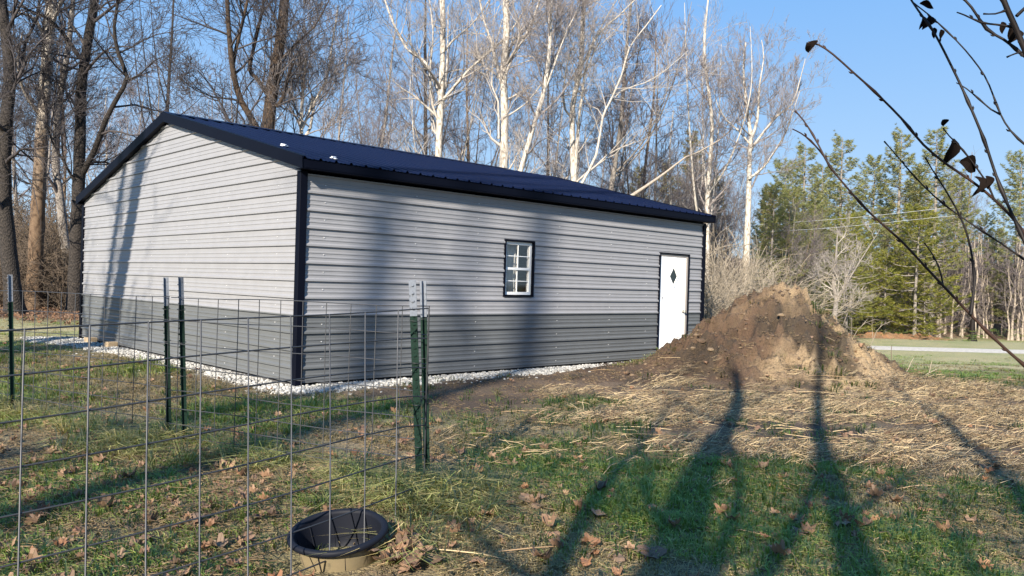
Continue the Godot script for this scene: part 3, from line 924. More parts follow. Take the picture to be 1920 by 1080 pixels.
	many("long_grass", tufts[3], M.blade, xf[3], cl[3], "long matted grass left uncut along the wire fence", "grass")

	# straw thrown over the bare soil
	var sx: Array[Transform3D] = []; var sc := PackedColorArray()
	for k in 21000:
		var d := rng.randf_range(5.8, 14.5); var x := rng.randf_range(-0.8, 0.68 * d + 1.0)
		var c := cover(x, d)
		var f := fine.get_noise_2d(x * 3.2 + 9.0, d * 7.0)
		var want := c.y * clampf(0.30 + f * 2.6, 0.03, 1.0) + 0.02 * smoothstep(9, 6, d)
		if rng.randf() > want: continue
		sx.append(Transform3D(Basis(Vector3.UP, 1.6 * f + rng.randfn(0, 0.5)).rotated(Vector3.RIGHT, rng.randfn(0, 0.22)).rotated(Vector3.BACK, rng.randfn(0, 0.10)).scaled(Vector3.ONE * rng.randf_range(0.6, 1.35)), Vector3(x, surface_y(x, d), -d)))
		sc.append(Color(0.66, 0.52, 0.31).lerp(Color(0.16, 0.10, 0.06), pow(rng.randf(), 1.1)) * rng.randf_range(0.7, 1.2))
	many("straw", straw_mesh(5, 8, 0.15, 0.27), M.straw, sx, sc, "dry tan straw and stalks strewn over the bare soil before the dirt heap", "straw")
	# broken stalks, coarser and paler, lying where they fell
	var kx: Array[Transform3D] = []; var kc := PackedColorArray()
	for k in 620:
		var d := rng.randf_range(4.2, 14.0); var x := rng.randf_range(-0.6, 0.68 * d + 0.6)
		var want := cover(x, d).y * 0.55 + 0.07 + 0.3 * clampf(patches.get_noise_2d(x * 3.0, d * 3.0), 0, 1)
		if local_to_wall(x, d).y < 0.7 or rng.randf() > want: continue
		kx.append(Transform3D(Basis(Vector3.UP, rng.randfn(0, 0.7)).rotated(Vector3.RIGHT, rng.randfn(0, 0.1)).scaled(Vector3(rng.randf_range(0.5, 1.4), 1, 1)), Vector3(x, surface_y(x, d) + 0.02, -d)))
		kc.append(Color(0.50, 0.39, 0.23).lerp(Color(0.28, 0.18, 0.10), rng.randf()))
	many("broken_stalks", stalk_mesh(), M.straw, kx, kc, "coarse pale broken stalks lying on the straw and the grass before it", "stalks")
	# thatch: fine dead litter among the grass, on the mound and in the pen
	var tx: Array[Transform3D] = []; var tc := PackedColorArray()
	for k in 13000:
		var d := rng.randf_range(3.0, 15.5); var x := rng.randf_range(-0.68 * d - 0.8, 0.68 * d + 0.8)
		var c := cover(x, d)
		var l := local_to_wall(x, d)
		if l.y < 0.3 and l.x > -0.2: continue
		if Vector2(x + 0.87, d - 4.22).length() < 0.30: continue
		var pen := smoothstep(-0.2, -0.8, x) * smoothstep(7.5, 6.0, d)
		var h := mound_y(x, d) if absf(x - 4.5) < 4.2 and absf(d - 13.7) < 3.8 else -1.0
		var want := 0.22 + 0.75 * pen + (0.6 if h > 0.1 else 0.0) - c.z
		if rng.randf() > want: continue
		tx.append(Transform3D(Basis(Vector3.UP, rng.randf() * TAU).scaled(Vector3(1, 1, 1) * rng.randf_range(0.6, 1.1)), Vector3(x, maxf(ground_y(x, d), h) - 0.004, -d)))
		tc.append(Color(0.30, 0.22, 0.12).lerp(Color(0.13, 0.09, 0.055), rng.randf()) * rng.randf_range(0.8, 1.1))
	many("thatch", straw_mesh(6, 14, 0.10, 0.10), M.straw, tx, tc, "fine dead thatch and litter lying between the grass tufts", "thatch")

	# white gravel round the foot of the walls
	var gx: Array[Transform3D] = []; var gc := PackedColorArray()
	for k in 26000:
		var onlong := rng.randf() < 0.5
		var l := Vector2(rng.randf_range(-0.75, 8.0), rng.randf_range(0.0, 0.85)) if onlong else Vector2(rng.randf_range(-1.2, 0.0), rng.randf_range(-WIDE - 0.7, 0.6))
		var x := CORNER.x + l.x * sin(YAW) + l.y * cos(YAW); var d := -CORNER.z + l.x * cos(YAW) - l.y * sin(YAW)
		var g := cover(x, d).z
		if rng.randf() > g and rng.randf() > 0.012: continue
		var s := rng.randf_range(0.012, 0.027)
		gx.append(Transform3D(Basis(Vector3(rng.randf(), rng.randf(), rng.randf()).normalized(), rng.randf() * TAU).scaled(Vector3(s * rng.randf_range(0.8, 1.3), s * 0.75, s)), Vector3(x, ground_y(x, d) + rng.randf_range(0.0, 0.03) * g, -d)))
		var j := rng.randf_range(0.16, 0.58)
		gc.append(Color(j * 0.86, j * 0.84, j * 0.79))
	many("white_gravel", stone_mesh(9), M.stone, gx, gc, "white gravel bed along the foot of the building walls", "gravel")

	# fallen leaves: nearest large ones one by one, the rest as litter
	var leaves := [leaf_mesh(1, 0.9), leaf_mesh(2, -0.7), leaf_mesh(3, 1.5), leaf_mesh(4, 0.35)]
	var lx: Array[Transform3D] = []; var lc := PackedColorArray()
	for k in 3400:
		var d := 3.2 + 12.0 * pow(rng.randf(), 1.4); var x := rng.randf_range(-0.68 * d - 0.6, 0.68 * d + 0.6)
		var l := local_to_wall(x, d)
		if l.y < 0.4 and l.x > -0.3: continue
		if Vector2(x + 0.87, d - 4.22).length() < 0.30: continue
		var want := 0.24 + 0.95 * smoothstep(-0.1, -1.2, x) * smoothstep(9, 6, d) + patches.get_noise_2d(x * 4.0 + 9.0, d * 4.0) * 0.8
		want *= 1.0 - 0.7 * cover(x, d).x
		if rng.randf() > want: continue
		lx.append(leaf_place(rng, x, d, 0.5)); lc.append(leaf_color(rng))
	var halves := [[[] as Array[Transform3D], PackedColorArray()], [[] as Array[Transform3D], PackedColorArray()], [[] as Array[Transform3D], PackedColorArray()]]
	for k in lx.size():
		halves[k % 3][0].append(lx[k]); halves[k % 3][1].append(lc[k])
	many("leaf_litter", leaves[0], M.leaf, halves[0][0], halves[0][1], "small cupped brown leaves scattered through the grass", "leaves")
	many("leaf_litter", leaves[1], M.leaf, halves[1][0], halves[1][1], "small arched brown leaves scattered through the grass", "leaves")
	many("leaf_litter", leaves[2], M.leaf, halves[2][0], halves[2][1], "small tightly curled brown leaves scattered through the grass", "leaves")
	var wx: Array[Transform3D] = []; var wc := PackedColorArray()
	for k in 5000:
		var d := rng.randf_range(20.5, 40.0); var x := rng.randf_range(-0.70 * d - 1.0, -0.28 * d)
		if rng.randf() > cover(x, d).w: continue
		var t := leaf_place(rng, x, d, 1.4)
		wx.append(t); wc.append(leaf_color(rng) * 0.9)
	many("woodland_litter", leaves[2], M.leaf, wx, wc, "brown leaf litter along the floor of the woods left of the building", "leaves")
	# the leaves that show largest
	var big := [[690, 1040, 0.17, 2], [725, 1062, 0.15, 0], [668, 1068, 0.14, 1], [640, 1062, 0.13, 3], [760, 1030, 0.11, 1], [775, 1058, 0.12, 0], [815, 1062, 0.12, 3], [850, 1010, 0.11, 2], [897, 1060, 0.12, 1], [912, 975, 0.10, 0], [985, 945, 0.11, 3], [1005, 955, 0.09, 1], [1012, 1058, 0.12, 0], [1028, 995, 0.12, 2], [1035, 1008, 0.10, 1], [1125, 975, 0.12, 3], [1125, 925, 0.12, 2], [1160, 1055, 0.09, 1], [1222, 1048, 0.16, 3], [1228, 960, 0.12, 1], [1262, 996, 0.09, 2], [1372, 985, 0.10, 0], [1330, 975, 0.10, 1], [1430, 885, 0.11, 2], [1502, 1008, 0.12, 3], [1515, 1004, 0.10, 0], [1460, 1050, 0.11, 2], [1575, 990, 0.14, 1], [1620, 998, 0.12, 0], [1640, 938, 0.11, 2], [1680, 948, 0.12, 0], [1765, 1052, 0.12, 1], [1770, 1005, 0.10, 2], [1818, 985, 0.09, 0], [1845, 880, 0.12, 1], [1900, 870, 0.12, 3], [590, 1046, 0.10, 2], [560, 1030, 0.10, 0], [500, 965, 0.12, 1], [420, 890, 0.14, 2], [235, 905, 0.16, 0], [365, 985, 0.14, 3], [280, 1015, 0.12, 1], [100, 858, 0.15, 3], [50, 935, 0.12, 1], [55, 1065, 0.11, 0], [200, 960, 0.12, 2], [405, 1035, 0.12, 0], [862, 856, 0.10, 0], [895, 895, 0.11, 2], [980, 862, 0.11, 1], [700, 855, 0.10, 1], [1020, 850, 0.10, 2], [960, 880, 0.10, 0]]
	for k in 26:
		big.append([rng.randi_range(615, 800), rng.randi_range(1030, 1079), rng.randf_range(0.11, 0.17), k % 4])
	for k in big.size():
		var e = big[k]
		var p := on_ground(e[0], e[1])
		if Vector2(p.x + 0.87, p.z + 4.25).length() < 0.25: continue
		var o := MeshInstance3D.new()
		o.name = numbered("fallen_leaf")
		o.mesh = leaves[e[3]]
		var col := leaf_color(rng)
		var m: StandardMaterial3D = M["leaf_%d" % (k % 6)] if M.has("leaf_%d" % (k % 6)) else null
		if m == null:
			m = mat(col.r, col.g, col.b, 0.75)
			m.albedo_texture = M.ground.albedo_texture
			m.uv1_triplanar = true; m.uv1_scale = Vector3.ONE * 2.0
			m.backlight_enabled = true; m.backlight = Color(0.2, 0.18, 0.12)
			M["leaf_%d" % (k % 6)] = m
		o.material_override = m
		add_child(o)
		var s: float = e[2] * 1.15
		o.transform = Transform3D(Basis(Vector3.UP, rng.randf() * TAU) * Basis(Vector3.RIGHT, rng.randfn(0.0, 0.35)) * Basis.from_scale(Vector3.ONE * s), p + Vector3(0, 0.035 if k < 54 else rng.randf_range(0.04, 0.10), 0))
		var spot := "in the grass right of the wire fence"
		if e[0] < 545: spot = "on the worn ground inside the wire pen"
		elif e[0] < 800: spot = "heaped beside the rubber tub"
		elif e[0] > 1400: spot = "in the shaded grass before the straw"
		var shape: String = ["cupped brown", "arched brown", "tightly curled brown", "flat tan brown"][e[3]]
		tag(o, "%s oak leaf lying %s" % [shape, spot], "leaf", "%s fallen leaves %s" % [shape, spot])

func leaf_place(rng: RandomNumberGenerator, x: float, d: float, size: float) -> Transform3D:
	var s := rng.randf_range(0.035, 0.115) * (0.7 + size * 0.5)
	return Transform3D(Basis(Vector3.UP, rng.randf() * TAU) * Basis(Vector3.RIGHT, rng.randfn(0.0, 0.4)) * Basis.from_scale(Vector3.ONE * s), Vector3(x, surface_y(x, d) + 0.03, -d))

func leaf_color(rng: RandomNumberGenerator) -> Color:
	return Color(0.21, 0.092, 0.040).lerp(Color(0.27, 0.165, 0.10), rng.randf()).lerp(Color(0.075, 0.045, 0.034), rng.randf() * 0.9).lerp(Color(0.25, 0.18, 0.12), 0.6 * rng.randf() * rng.randf())

func on_ground(px: float, py: float) -> Vector3:
	var d := 6.0
	for k in 8:
		var p := at(px, py, d)
		var slope := (EYE - p.y) / d
		d = (EYE - ground_y(p.x, d)) / maxf(slope, 0.005)
	var r := at(px, py, d)
	r.y = ground_y(r.x, d)
	return r

# ------------------------------------------------------------------ fence
# a welded wire panel from head line a to e; rows are drops below the head; bow pushes the foot out along a vector where the panel sags away from its posts
func wire_panel(label: String, a: Vector3, e: Vector3, rows: Array, pitch: float, r: float, bow: Vector3, m: Material, hm: Material) -> void:
	var foot := Vector3(a.x, ground_y(a.x, -a.z), a.z)
	var t := thing("wire_panel", label, "fence panel", foot)
	var run := e - a
	var deep: float = rows[-1]
	var side := Vector3(-run.z, 0, run.x).normalized()
	var spot := func(u: float, drop: float) -> Vector3:
		var f := sin(PI * sqrt(clampf(u, 0, 1)))
		var w := 1.0 if bow != Vector3.ZERO else 0.0
		return a - foot + run * u + Vector3(0, -drop * (1.0 - 0.127 * f * w) - 0.006 * sin(u * 9.0 + drop * 5.0), 0) + Vector3(bow.x * (0.5 + 3.4 * u), 0, bow.z) * f * drop / deep + side * 0.004 * sin(u * 11.0 + drop * 3.0)
	for k in rows.size():
		var pts := PackedVector3Array(); var rad := PackedFloat32Array()
		for q in 25:
			pts.append(spot.call(q / 24.0, rows[k])); rad.append(r)
		var b := MB.new()
		b.tube(pts, rad, 6)
		part("horizontal_wire", b.mesh(), hm, t)
	var length := run.length()
	var count := int(length / pitch)
	for k in count + 1:
		var u := minf(k * pitch / length, 1.0)
		var pts := PackedVector3Array(); var rad := PackedFloat32Array()
		for q in 9:
			pts.append(spot.call(u, deep * q / 8.0) - side * r * 1.7); rad.append(r * 0.92)
		var b := MB.new()
		b.tube(pts, rad, 6)
		part("vertical_wire", b.mesh(), M.wire_dark if k == 0 or k == count else m, t)

func fence_post(label: String, foot: Vector3, head: Vector3, turn: float, tip: float, wires: int) -> void:
	var tall := head.distance_to(foot)
	var up := (head - foot).normalized()
	var o := thing("fence_post", label, "fence post", foot)
	var x := Basis(Vector3.UP, turn) * Vector3.RIGHT
	x = (x - up * x.dot(up)).normalized()
	o.basis = Basis(x, up, x.cross(up))
	for e in [["post_body", -0.05, tall - tip, M.post_green], ["white_tip", tall - tip, tall, M.post_white]]:
		var b := MB.new()
		b.box(Vector3(-0.025, e[1], -0.002), Vector3(0.025, e[2], 0.003), 0.001)
		b.box(Vector3(-0.003, e[1], -0.034), Vector3(0.003, e[2], -0.002))
		b.box(Vector3(-0.006, e[1], -0.038), Vector3(0.006, e[2], -0.034))
		part(e[0], b.mesh(), e[3], o)
	var s := MB.new(); var s2 := MB.new()
	var y := 0.06
	while y < tall - 0.02:
		(s if y < tall - tip else s2).box(Vector3(-0.008, y, 0.003), Vector3(0.008, y + 0.012, 0.011), 0.002)
		y += 0.053
	tag(part("studs", s.mesh(), M.post_green, o), "", "", "", "stuff")
	tag(part("tip_studs", s2.mesh(), M.post_white, o), "", "", "", "stuff")
	for k in wires:
		var yy := tall * (0.80 - 0.2 * k)
		var pts := PackedVector3Array(); var rad := PackedFloat32Array()
		for q in 13:
			var a := TAU * q / 12.0
			pts.append(Vector3(cos(a) * 0.030, yy + 0.012 * sin(a * 0.5), -0.014 + sin(a) * 0.034)); rad.append(0.0019)
		var b := MB.new()
		b.tube(pts, rad, 5)
		part("wire_clip", b.mesh(), M.wire, o)

func g3(x: float, d: float) -> Vector3:
	return Vector3(x, ground_y(x, d), -d)

func make_fence() -> void:
	var p1 := g3(-0.585, 5.50); var p2 := g3(-0.575, 5.85); var p3 := g3(-2.97, 7.06); var p4 := g3(-2.76, 6.88); var p5 := g3(-4.98, 8.10)
	fence_post("green steel post with pale tip at the near corner of the wire pen", p1, at(773, 525, 5.48), 0.12, 0.245, 4)
	fence_post("second corner post of the pen standing behind the nearer one, tip weathered", p2, at(793, 527, 5.85), PI - 0.3, 0.26, 3)
	fence_post("left one of the two green posts standing close together in mid fence", p3, at(307, 520, 7.06), -1.25, 0.25, 3)
	fence_post("right one of the two green posts standing close together in mid fence", p4, at(335, 520, 6.88), -1.25, 0.235, 3)
	fence_post("green post with white tip farthest left along the back wire panels", p5, at(15, 515, 8.10), -1.0, 0.27, 2)
	var n0 := at(803, 578, 5.42); var n1 := at(30, 620, 3.5)
	var rows := []
	for k in 8: rows.append(0.197 * k)
	wire_panel("wire panel across the front of the pen nearest the tub", n0, n0 + (n1 - n0) * 1.55, rows, 0.273, 0.0044, Vector3(0.16, 0, 0.72), M.wire, M.wire_dark)
	rows = [0.0, 0.195, 0.40, 0.60, 0.79, 0.94, 1.07, 1.17]
	wire_panel("back wire panel between the corner posts and the middle pair of posts", at(806, 574, 5.62), at(322, 557, 6.90), rows, 0.232, 0.0036, Vector3.ZERO, M.wire, M.wire)
	wire_panel("back wire panel running left from the middle pair of posts", at(318, 556, 7.00), at(-130, 541, 9.2), rows, 0.232, 0.0036, Vector3.ZERO, M.wire, M.wire)

func make_tub() -> void:
	var c := on_ground(640, 1046)
	var o := thing("feed_tub", "round black rubber feed tub with mud-caked tan sides beside the fence", "tub", c + Vector3(0, -0.055, 0), 0.5)
	o.rotation = Vector3(0.19, 0.25, 0.11)
	var lathe := func(ring: Array) -> ArrayMesh:
		var b := MB.new()
		var sides := 56
		for j in ring.size():
			for k in sides + 1:
				var a := TAU * (k % sides) / sides
				var wob := 1.0 + 0.012 * sin(a * 2.0 + 0.5) + 0.006 * sin(a * 5.0)
				b.v.append(Vector3(cos(a) * ring[j].x * wob * 1.06, ring[j].y, sin(a) * ring[j].x * wob * 0.97))
		for j in ring.size() - 1:
			for k in sides:
				var p := j * (sides + 1) + k
				b.i.append(p); b.i.append(p + 1); b.i.append(p + sides + 2)
				b.i.append(p); b.i.append(p + sides + 2); b.i.append(p + sides + 1)
		var st := SurfaceTool.new()
		st.begin(Mesh.PRIMITIVE_TRIANGLES)
		st.set_smooth_group(0)
		for q in b.i: st.add_vertex(b.v[q])
		st.index(); st.generate_normals()
		return st.commit()
	part("outer_wall", lathe.call([Vector2(0.0, 0.0), Vector2(0.155, 0.0), Vector2(0.172, 0.012), Vector2(0.186, 0.08), Vector2(0.203, 0.165), Vector2(0.212, 0.208)]), M.mud, o)
	part("rim", lathe.call([Vector2(0.211, 0.196), Vector2(0.236, 0.196), Vector2(0.243, 0.204), Vector2(0.243, 0.219), Vector2(0.236, 0.227), Vector2(0.219, 0.228), Vector2(0.209, 0.218), Vector2(0.207, 0.205)]), M.rubber, o)
	part("inner_wall", lathe.call([Vector2(0.2075, 0.212), Vector2(0.197, 0.15), Vector2(0.182, 0.07), Vector2(0.168, 0.026), Vector2(0.15, 0.018), Vector2(0.0, 0.016)]), M.rubber, o)
	var rb := MB.new()
	for k in 10:
		var a := TAU * k / 10.0 + 0.2
		var d := Vector3(cos(a) * 1.06, 0, sin(a) * 0.97)
		rb.tube(PackedVector3Array([d * 0.170 + Vector3(0, 0.03, 0), d * 0.185 + Vector3(0, 0.09, 0), d * 0.2 + Vector3(0, 0.165, 0), d * 0.2065 + Vector3(0, 0.2, 0)]), PackedFloat32Array([0.003, 0.004, 0.004, 0.003]), 5, true)
	tag(part("ribs", rb.mesh(), M.rubber, o), "", "", "", "stuff")

# ------------------------------------------------------------------ bare trees
func curve_pts(ctrl: PackedVector3Array, step: float) -> PackedVector3Array:
	var out := PackedVector3Array()
	for k in ctrl.size() - 1:
		var a := ctrl[maxi(k - 1, 0)]; var b := ctrl[k]; var c := ctrl[k + 1]; var d := ctrl[mini(k + 2, ctrl.size() - 1)]
		var m := maxi(2, int(b.distance_to(c) / step))
		for q in m: out.append(b.cubic_interpolate(c, a, d, float(q) / m))
	out.append(ctrl[-1])
	return out

# grows a branch and its offspring; coarse goes into big, fine twigs into small
func grow(big: MB, small: MB, rng: RandomNumberGenerator, p: Vector3, dir: Vector3, length: float, r: float, level: int, o: Dictionary) -> void:
	var segs: int = [6, 5, 4][level] if level < 3 else 2
	if level >= o.levels - 1:
		var e := p + dir * length + Vector3(rng.randfn(0, 0.08), rng.randf_range(-0.05, 0.16), rng.randfn(0, 0.08)) * length
		var mid := p.lerp(e, 0.5) + Vector3(rng.randfn(0, 0.07), rng.randfn(0.0, 0.07), rng.randfn(0, 0.07)) * length
		small.twig(p, mid, e, maxf(r, o.thin))
		return
	var pts := PackedVector3Array([p]); var rad := PackedFloat32Array([r])
	var d := dir; var q := p
	for k in segs:
		d = (d + Vector3(rng.randfn(0, o.wiggle), rng.randfn(o.lift, o.wiggle), rng.randfn(0, o.wiggle))).normalized()
		q += d * length / segs
		pts.append(q); rad.append(maxf(lerpf(r, r * 0.22, float(k + 1) / segs), o.thin))
	big.tube(pts, rad, 5 if level == 0 else (4 if level == 1 else 3), true)
	if q.y > o.top: return
	var kids: int = o.kids[level]
	for k in kids:
		var t := lerpf(0.18, 1.0, (k + rng.randf()) / kids)
		var f := t * segs
		var j := mini(int(f), segs - 1)
		var c := pts[j].lerp(pts[j + 1], f - j)
		var dd := (pts[j + 1] - pts[j]).normalized()
		var side := dd.cross(Vector3(rng.randfn(0, 1), rng.randfn(0, 1), rng.randfn(0, 1))).normalized()
		var ang := rng.randf_range(0.40, 0.95)
		var cd := (dd * cos(ang) + side * sin(ang) + Vector3(0, o.lift * 0.8, 0)).normalized()
		grow(big, small, rng, c, cd, length * rng.randf_range(0.36, 0.72) * (1.15 - 0.45 * t), lerpf(rad[j], rad[j + 1], f - j) * 0.62, level + 1, o)

# a tree whose trunk and limbs follow given lines: each [Vector3 points, start radius, end radius]; limbs after the first are parts of their own
func tree(called: String, label: String, group: String, lines: Array, barkm: Material, twigm: Material, sd: int, o: Dictionary) -> Node3D:
	var rng := RandomNumberGenerator.new(); rng.seed = sd
	var base: Vector3 = lines[0][0][0]
	var t := thing(called, label, "tree", base, 0.0, group)
	var big := MB.new(); var small := MB.new()
	var lumps := noise(1.0, 2, sd)
	for k in lines.size():
		var ctrl := PackedVector3Array()
		for p in lines[k][0]: ctrl.append(p - base)
		var pts := curve_pts(ctrl, 0.45)
		var rad := PackedFloat32Array(); var cols := PackedColorArray()
		var total := 0.0
		for q in range(1, pts.size()): total += pts[q].distance_to(pts[q - 1])
		var s := 0.0
		for q in pts.size():
			if q > 0: s += pts[q].distance_to(pts[q - 1])
			var u := s / total
			var r: float = lerpf(lines[k][1], lines[k][2], u) * (1.0 if k == 0 else 0.72) * o.get("slim", 1.0)
			if k == 0: r *= 1.0 + 0.55 * exp(-pts[q].y * 2.6)
			rad.append(r)
			var c: Color = Color.WHITE
			if o.has("low"): c = (o.low as Color).lerp(Color.WHITE, smoothstep(o.low_to * 0.5, o.low_to * 1.25, pts[q].y + 1.5 * lumps.get_noise_1d(s * 20.0)))
			cols.append(c)
		var b := MB.new()
		b.tube(pts, rad, 14 if k == 0 else 10, true, 0.16, lumps, cols)
		part("trunk" if k == 0 else "limb", b.mesh(), barkm, t)
		# side branches along the upper part
		var m: int = o.side if k == 0 else int(o.side * 0.75)
		for q in m:
			var u := lerpf(o.bare if k == 0 else 0.12, 1.0, (q + rng.randf()) / m)
			var j := clampi(int(u * (pts.size() - 1)), 0, pts.size() - 2)
			var p := pts[j]
			if p.y > o.top: continue
			var dd := (pts[j + 1] - pts[j]).normalized()
			var side := dd.cross(Vector3(rng.randfn(0, 1), rng.randfn(0, 0.5), rng.randfn(0, 1))).normalized()
			var ang := rng.randf_range(0.5, 1.15)
			var len_: float = o.reach * rng.randf_range(0.45, 1.15) * (1.1 - 0.45 * u)
			grow(big, small, rng, p, (dd * cos(ang) + side * sin(ang)).normalized(), len_, minf(rad[j] * 0.5, 0.017 * len_ + 0.010), 0, o)
	if big.v.size(): tag(part("branches", big.mesh(), M.bark_limb if o.get("same", false) else twigm, t), "", "", "", "stuff")
	if small.v.size(): tag(part("twigs", small.mesh(), twigm, t), "", "", "", "stuff")
	return t

func opts(side: int, reach: float, kids: Array, over := {}) -> Dictionary:
	var o := {"side": side, "reach": reach, "kids": kids, "levels": kids.size() + 1, "wiggle": 0.2, "lift": 0.06, "thin": 0.0055, "bare": 0.3, "top": 15.0}
	o.merge(over, true)
	return o

func px_line(list: Array, depth: float, skew := 0.0) -> Array:     # points of a limb as it stands, its lean towards or away from us in skew
	var out := []
	for k in list.size():
		out.append(at(list[k][0], list[k][1], depth + skew * k))
	return out

func plain_trunk(x: float, d: float, tall: float, r: float, lean: Vector2, rng: RandomNumberGenerator, forks: int) -> Array:
	var p0 := Vector3(x, -0.15, -d)
	var line := [p0]
	for k in range(1, 6):
		var t := k / 5.0
		line.append(p0 + Vector3(lean.x * t + rng.randfn(0, 0.10), tall * t, lean.y * t + rng.randfn(0, 0.10)))
	var lines := [[line, r, r * 0.2]]
	for k in forks:
		var u := rng.randf_range(0.22, 0.6)
		var j := int(u * 5)
		var s: Vector3 = line[j].lerp(line[j + 1], u * 5 - j)
		var a := rng.randf() * TAU
		var reach := rng.randf_range(0.12, 0.22) * tall
		var h := (1.0 - u) * tall * rng.randf_range(0.6, 0.95)
		var out := Vector3(cos(a), 0, sin(a)) * reach
		lines.append([[s, s + out * 0.45 + Vector3(0, h * 0.22, 0), s + out * 0.8 + Vector3(0, h * 0.6, 0), s + out + Vector3(rng.randfn(0, 0.3), h, rng.randfn(0, 0.3))], r * (1 - u) * 0.7, r * 0.1])
	return lines

func make_woods() -> void:
	var rng := RandomNumberGenerator.new(); rng.seed = 4242
	var dark := {"wiggle": 0.2, "lift": 0.03}
	# --- the trees that stand out, left to right
	tree("bare_tree", "mottled tan sycamore, thick straight trunk white at the top, left of building", "", [
		[px_line([[62, 592], [68, 450], [76, 300], [84, 180], [92, 60], [100, -60], [106, -200]], 29.0), 0.27, 0.14],
		[px_line([[90, 95], [70, 40], [40, 25], [0, 20], [-40, -10]], 29.0, -0.4), 0.09, 0.03],
		[px_line([[90, 80], [105, 25], [125, -20], [150, -80]], 29.0, -0.3), 0.12, 0.05],
		[px_line([[74, 215], [52, 185], [38, 150], [34, 110], [42, 60]], 28.9, -0.4), 0.085, 0.03]],
		M.bark_white, M.twig_dark, 11, opts(11, 3.8, [7, 6, 4], {"low": Color(0.27, 0.19, 0.13), "low_to": 8.2, "bare": 0.42}))
	tree("bare_tree", "dark forked tree against the left end of the gable", "", [
		[px_line([[140, 594], [143, 480], [146, 380], [150, 270], [152, 170], [166, 70], [182, -30], [190, -160]], 27.5), 0.24, 0.10],
		[px_line([[152, 330], [178, 280], [198, 225], [222, 180], [238, 145], [222, 100], [214, 50], [226, -20]], 27.5, -0.25), 0.14, 0.06],
		[px_line([[150, 110], [118, 62], [88, 34], [52, 18], [20, -10]], 27.4, -0.3), 0.10, 0.035],
		[px_line([[147, 355], [118, 300], [96, 262], [90, 235]], 27.4, -0.2), 0.07, 0.03],
		[px_line([[236, 150], [262, 140], [292, 112], [330, 100]], 26.0, -0.3), 0.04, 0.014]],
		M.bark_dark, M.twig_dark, 12, opts(11, 3.6, [7, 6, 4], dark))
	tree("bare_tree", "dark leaning trunk at the far left, rough and nearly black", "", [
		[px_line([[30, 596], [16, 470], [8, 370], [10, 250], [18, 150], [8, 40], [-6, -80]], 25.5), 0.26, 0.12],
		[px_line([[10, 330], [-12, 290], [-30, 240], [-34, 180]], 25.5), 0.10, 0.04],
		[px_line([[14, 180], [40, 130], [48, 80], [70, 30], [76, -40]], 25.5, 0.3), 0.09, 0.04]],
		M.bark_dark, M.twig_dark, 13, opts(11, 3.5, [7, 6, 4], dark))
	tree("bare_tree", "grey trunk close beside the dark forked tree left of gable", "", [
		[px_line([[118, 590], [126, 500], [118, 430], [112, 370], [104, 300], [110, 200], [128, 90], [140, -30]], 31.0), 0.19, 0.08],
		[px_line([[112, 370], [90, 330], [82, 270], [78, 200]], 31.0, 0.2), 0.08, 0.03]],
		M.bark_grey, M.twig_dark, 14, opts(11, 3.6, [7, 6, 4], dark))
	tree("bare_tree", "dark oak with curved left limb rising behind the roof ridge", "", [
		[px_line([[494, 560], [497, 400], [502, 250], [508, 190], [516, 130], [528, 60], [534, -10], [540, -120]], 27.0), 0.27, 0.13],
		[px_line([[498, 300], [482, 240], [452, 190], [438, 140], [432, 90], [428, 40], [424, -30]], 27.0, -0.2), 0.17, 0.08],
		[px_line([[436, 120], [450, 60], [462, 10], [470, -40]], 26.4), 0.09, 0.05],
		[px_line([[500, 175], [480, 145], [468, 132], [478, 80], [492, 20], [498, -40]], 27.0, 0.15), 0.10, 0.05],
		[px_line([[518, 200], [532, 180], [540, 145], [550, 118]], 26.8), 0.09, 0.045],
		[px_line([[524, 115], [556, 80], [590, 50], [622, -10]], 26.8, -0.2), 0.05, 0.02]],
		M.bark_brown, M.twig_dark, 15, opts(10, 3.6, [7, 6, 4], {"wiggle": 0.22, "low": Color(0.27, 0.25, 0.24), "low_to": 60.0}))
	tree("bare_tree", "pale twin stemmed sapling with broken top behind the roof, right of the dark oak", "", [
		[px_line([[566, 520], [566, 380], [565, 255], [568, 170], [574, 110]], 28.0), 0.09, 0.05],
		[px_line([[567, 260], [582, 240], [590, 190], [612, 150], [622, 90], [634, 10]], 28.0), 0.075, 0.03],
		[px_line([[567, 240], [582, 205], [586, 180]], 28.0), 0.07, 0.06],
		[px_line([[568, 180], [562, 130], [560, 80]], 28.0), 0.04, 0.02]],
		M.bark_white, M.twig_pale, 16, opts(13, 2.8, [7, 6, 4], {"lift": 0.12}))
	tree("bare_tree", "white barked sycamore over the middle of the roof, limbs spreading both ways", "", [
		[px_line([[818, 560], [820, 420], [822, 300], [826, 200], [830, 110], [830, 20], [826, -60], [830, -180]], 30.0), 0.19, 0.10],
		[px_line([[828, 190], [850, 165], [880, 130], [920, 95], [960, 55], [1000, -10]], 30.0, -0.2), 0.10, 0.035],
		[px_line([[824, 180], [800, 120], [780, 105], [762, 90], [738, 45], [718, -10], [700, -70]], 30.0, 0.2), 0.10, 0.05],
		[px_line([[826, 105], [850, 75], [880, 50], [905, 20], [940, -40]], 30.0, 0.2), 0.07, 0.03],
		[px_line([[824, 230], [812, 200], [806, 140], [812, 60], [802, -20]], 30.0, -0.2), 0.08, 0.04]],
		M.bark_white, M.twig_pale, 17, opts(11, 3.7, [7, 6, 4], {"lift": 0.09, "same": true, "bare": 0.22, "thin": 0.0042, "slim": 0.82}))
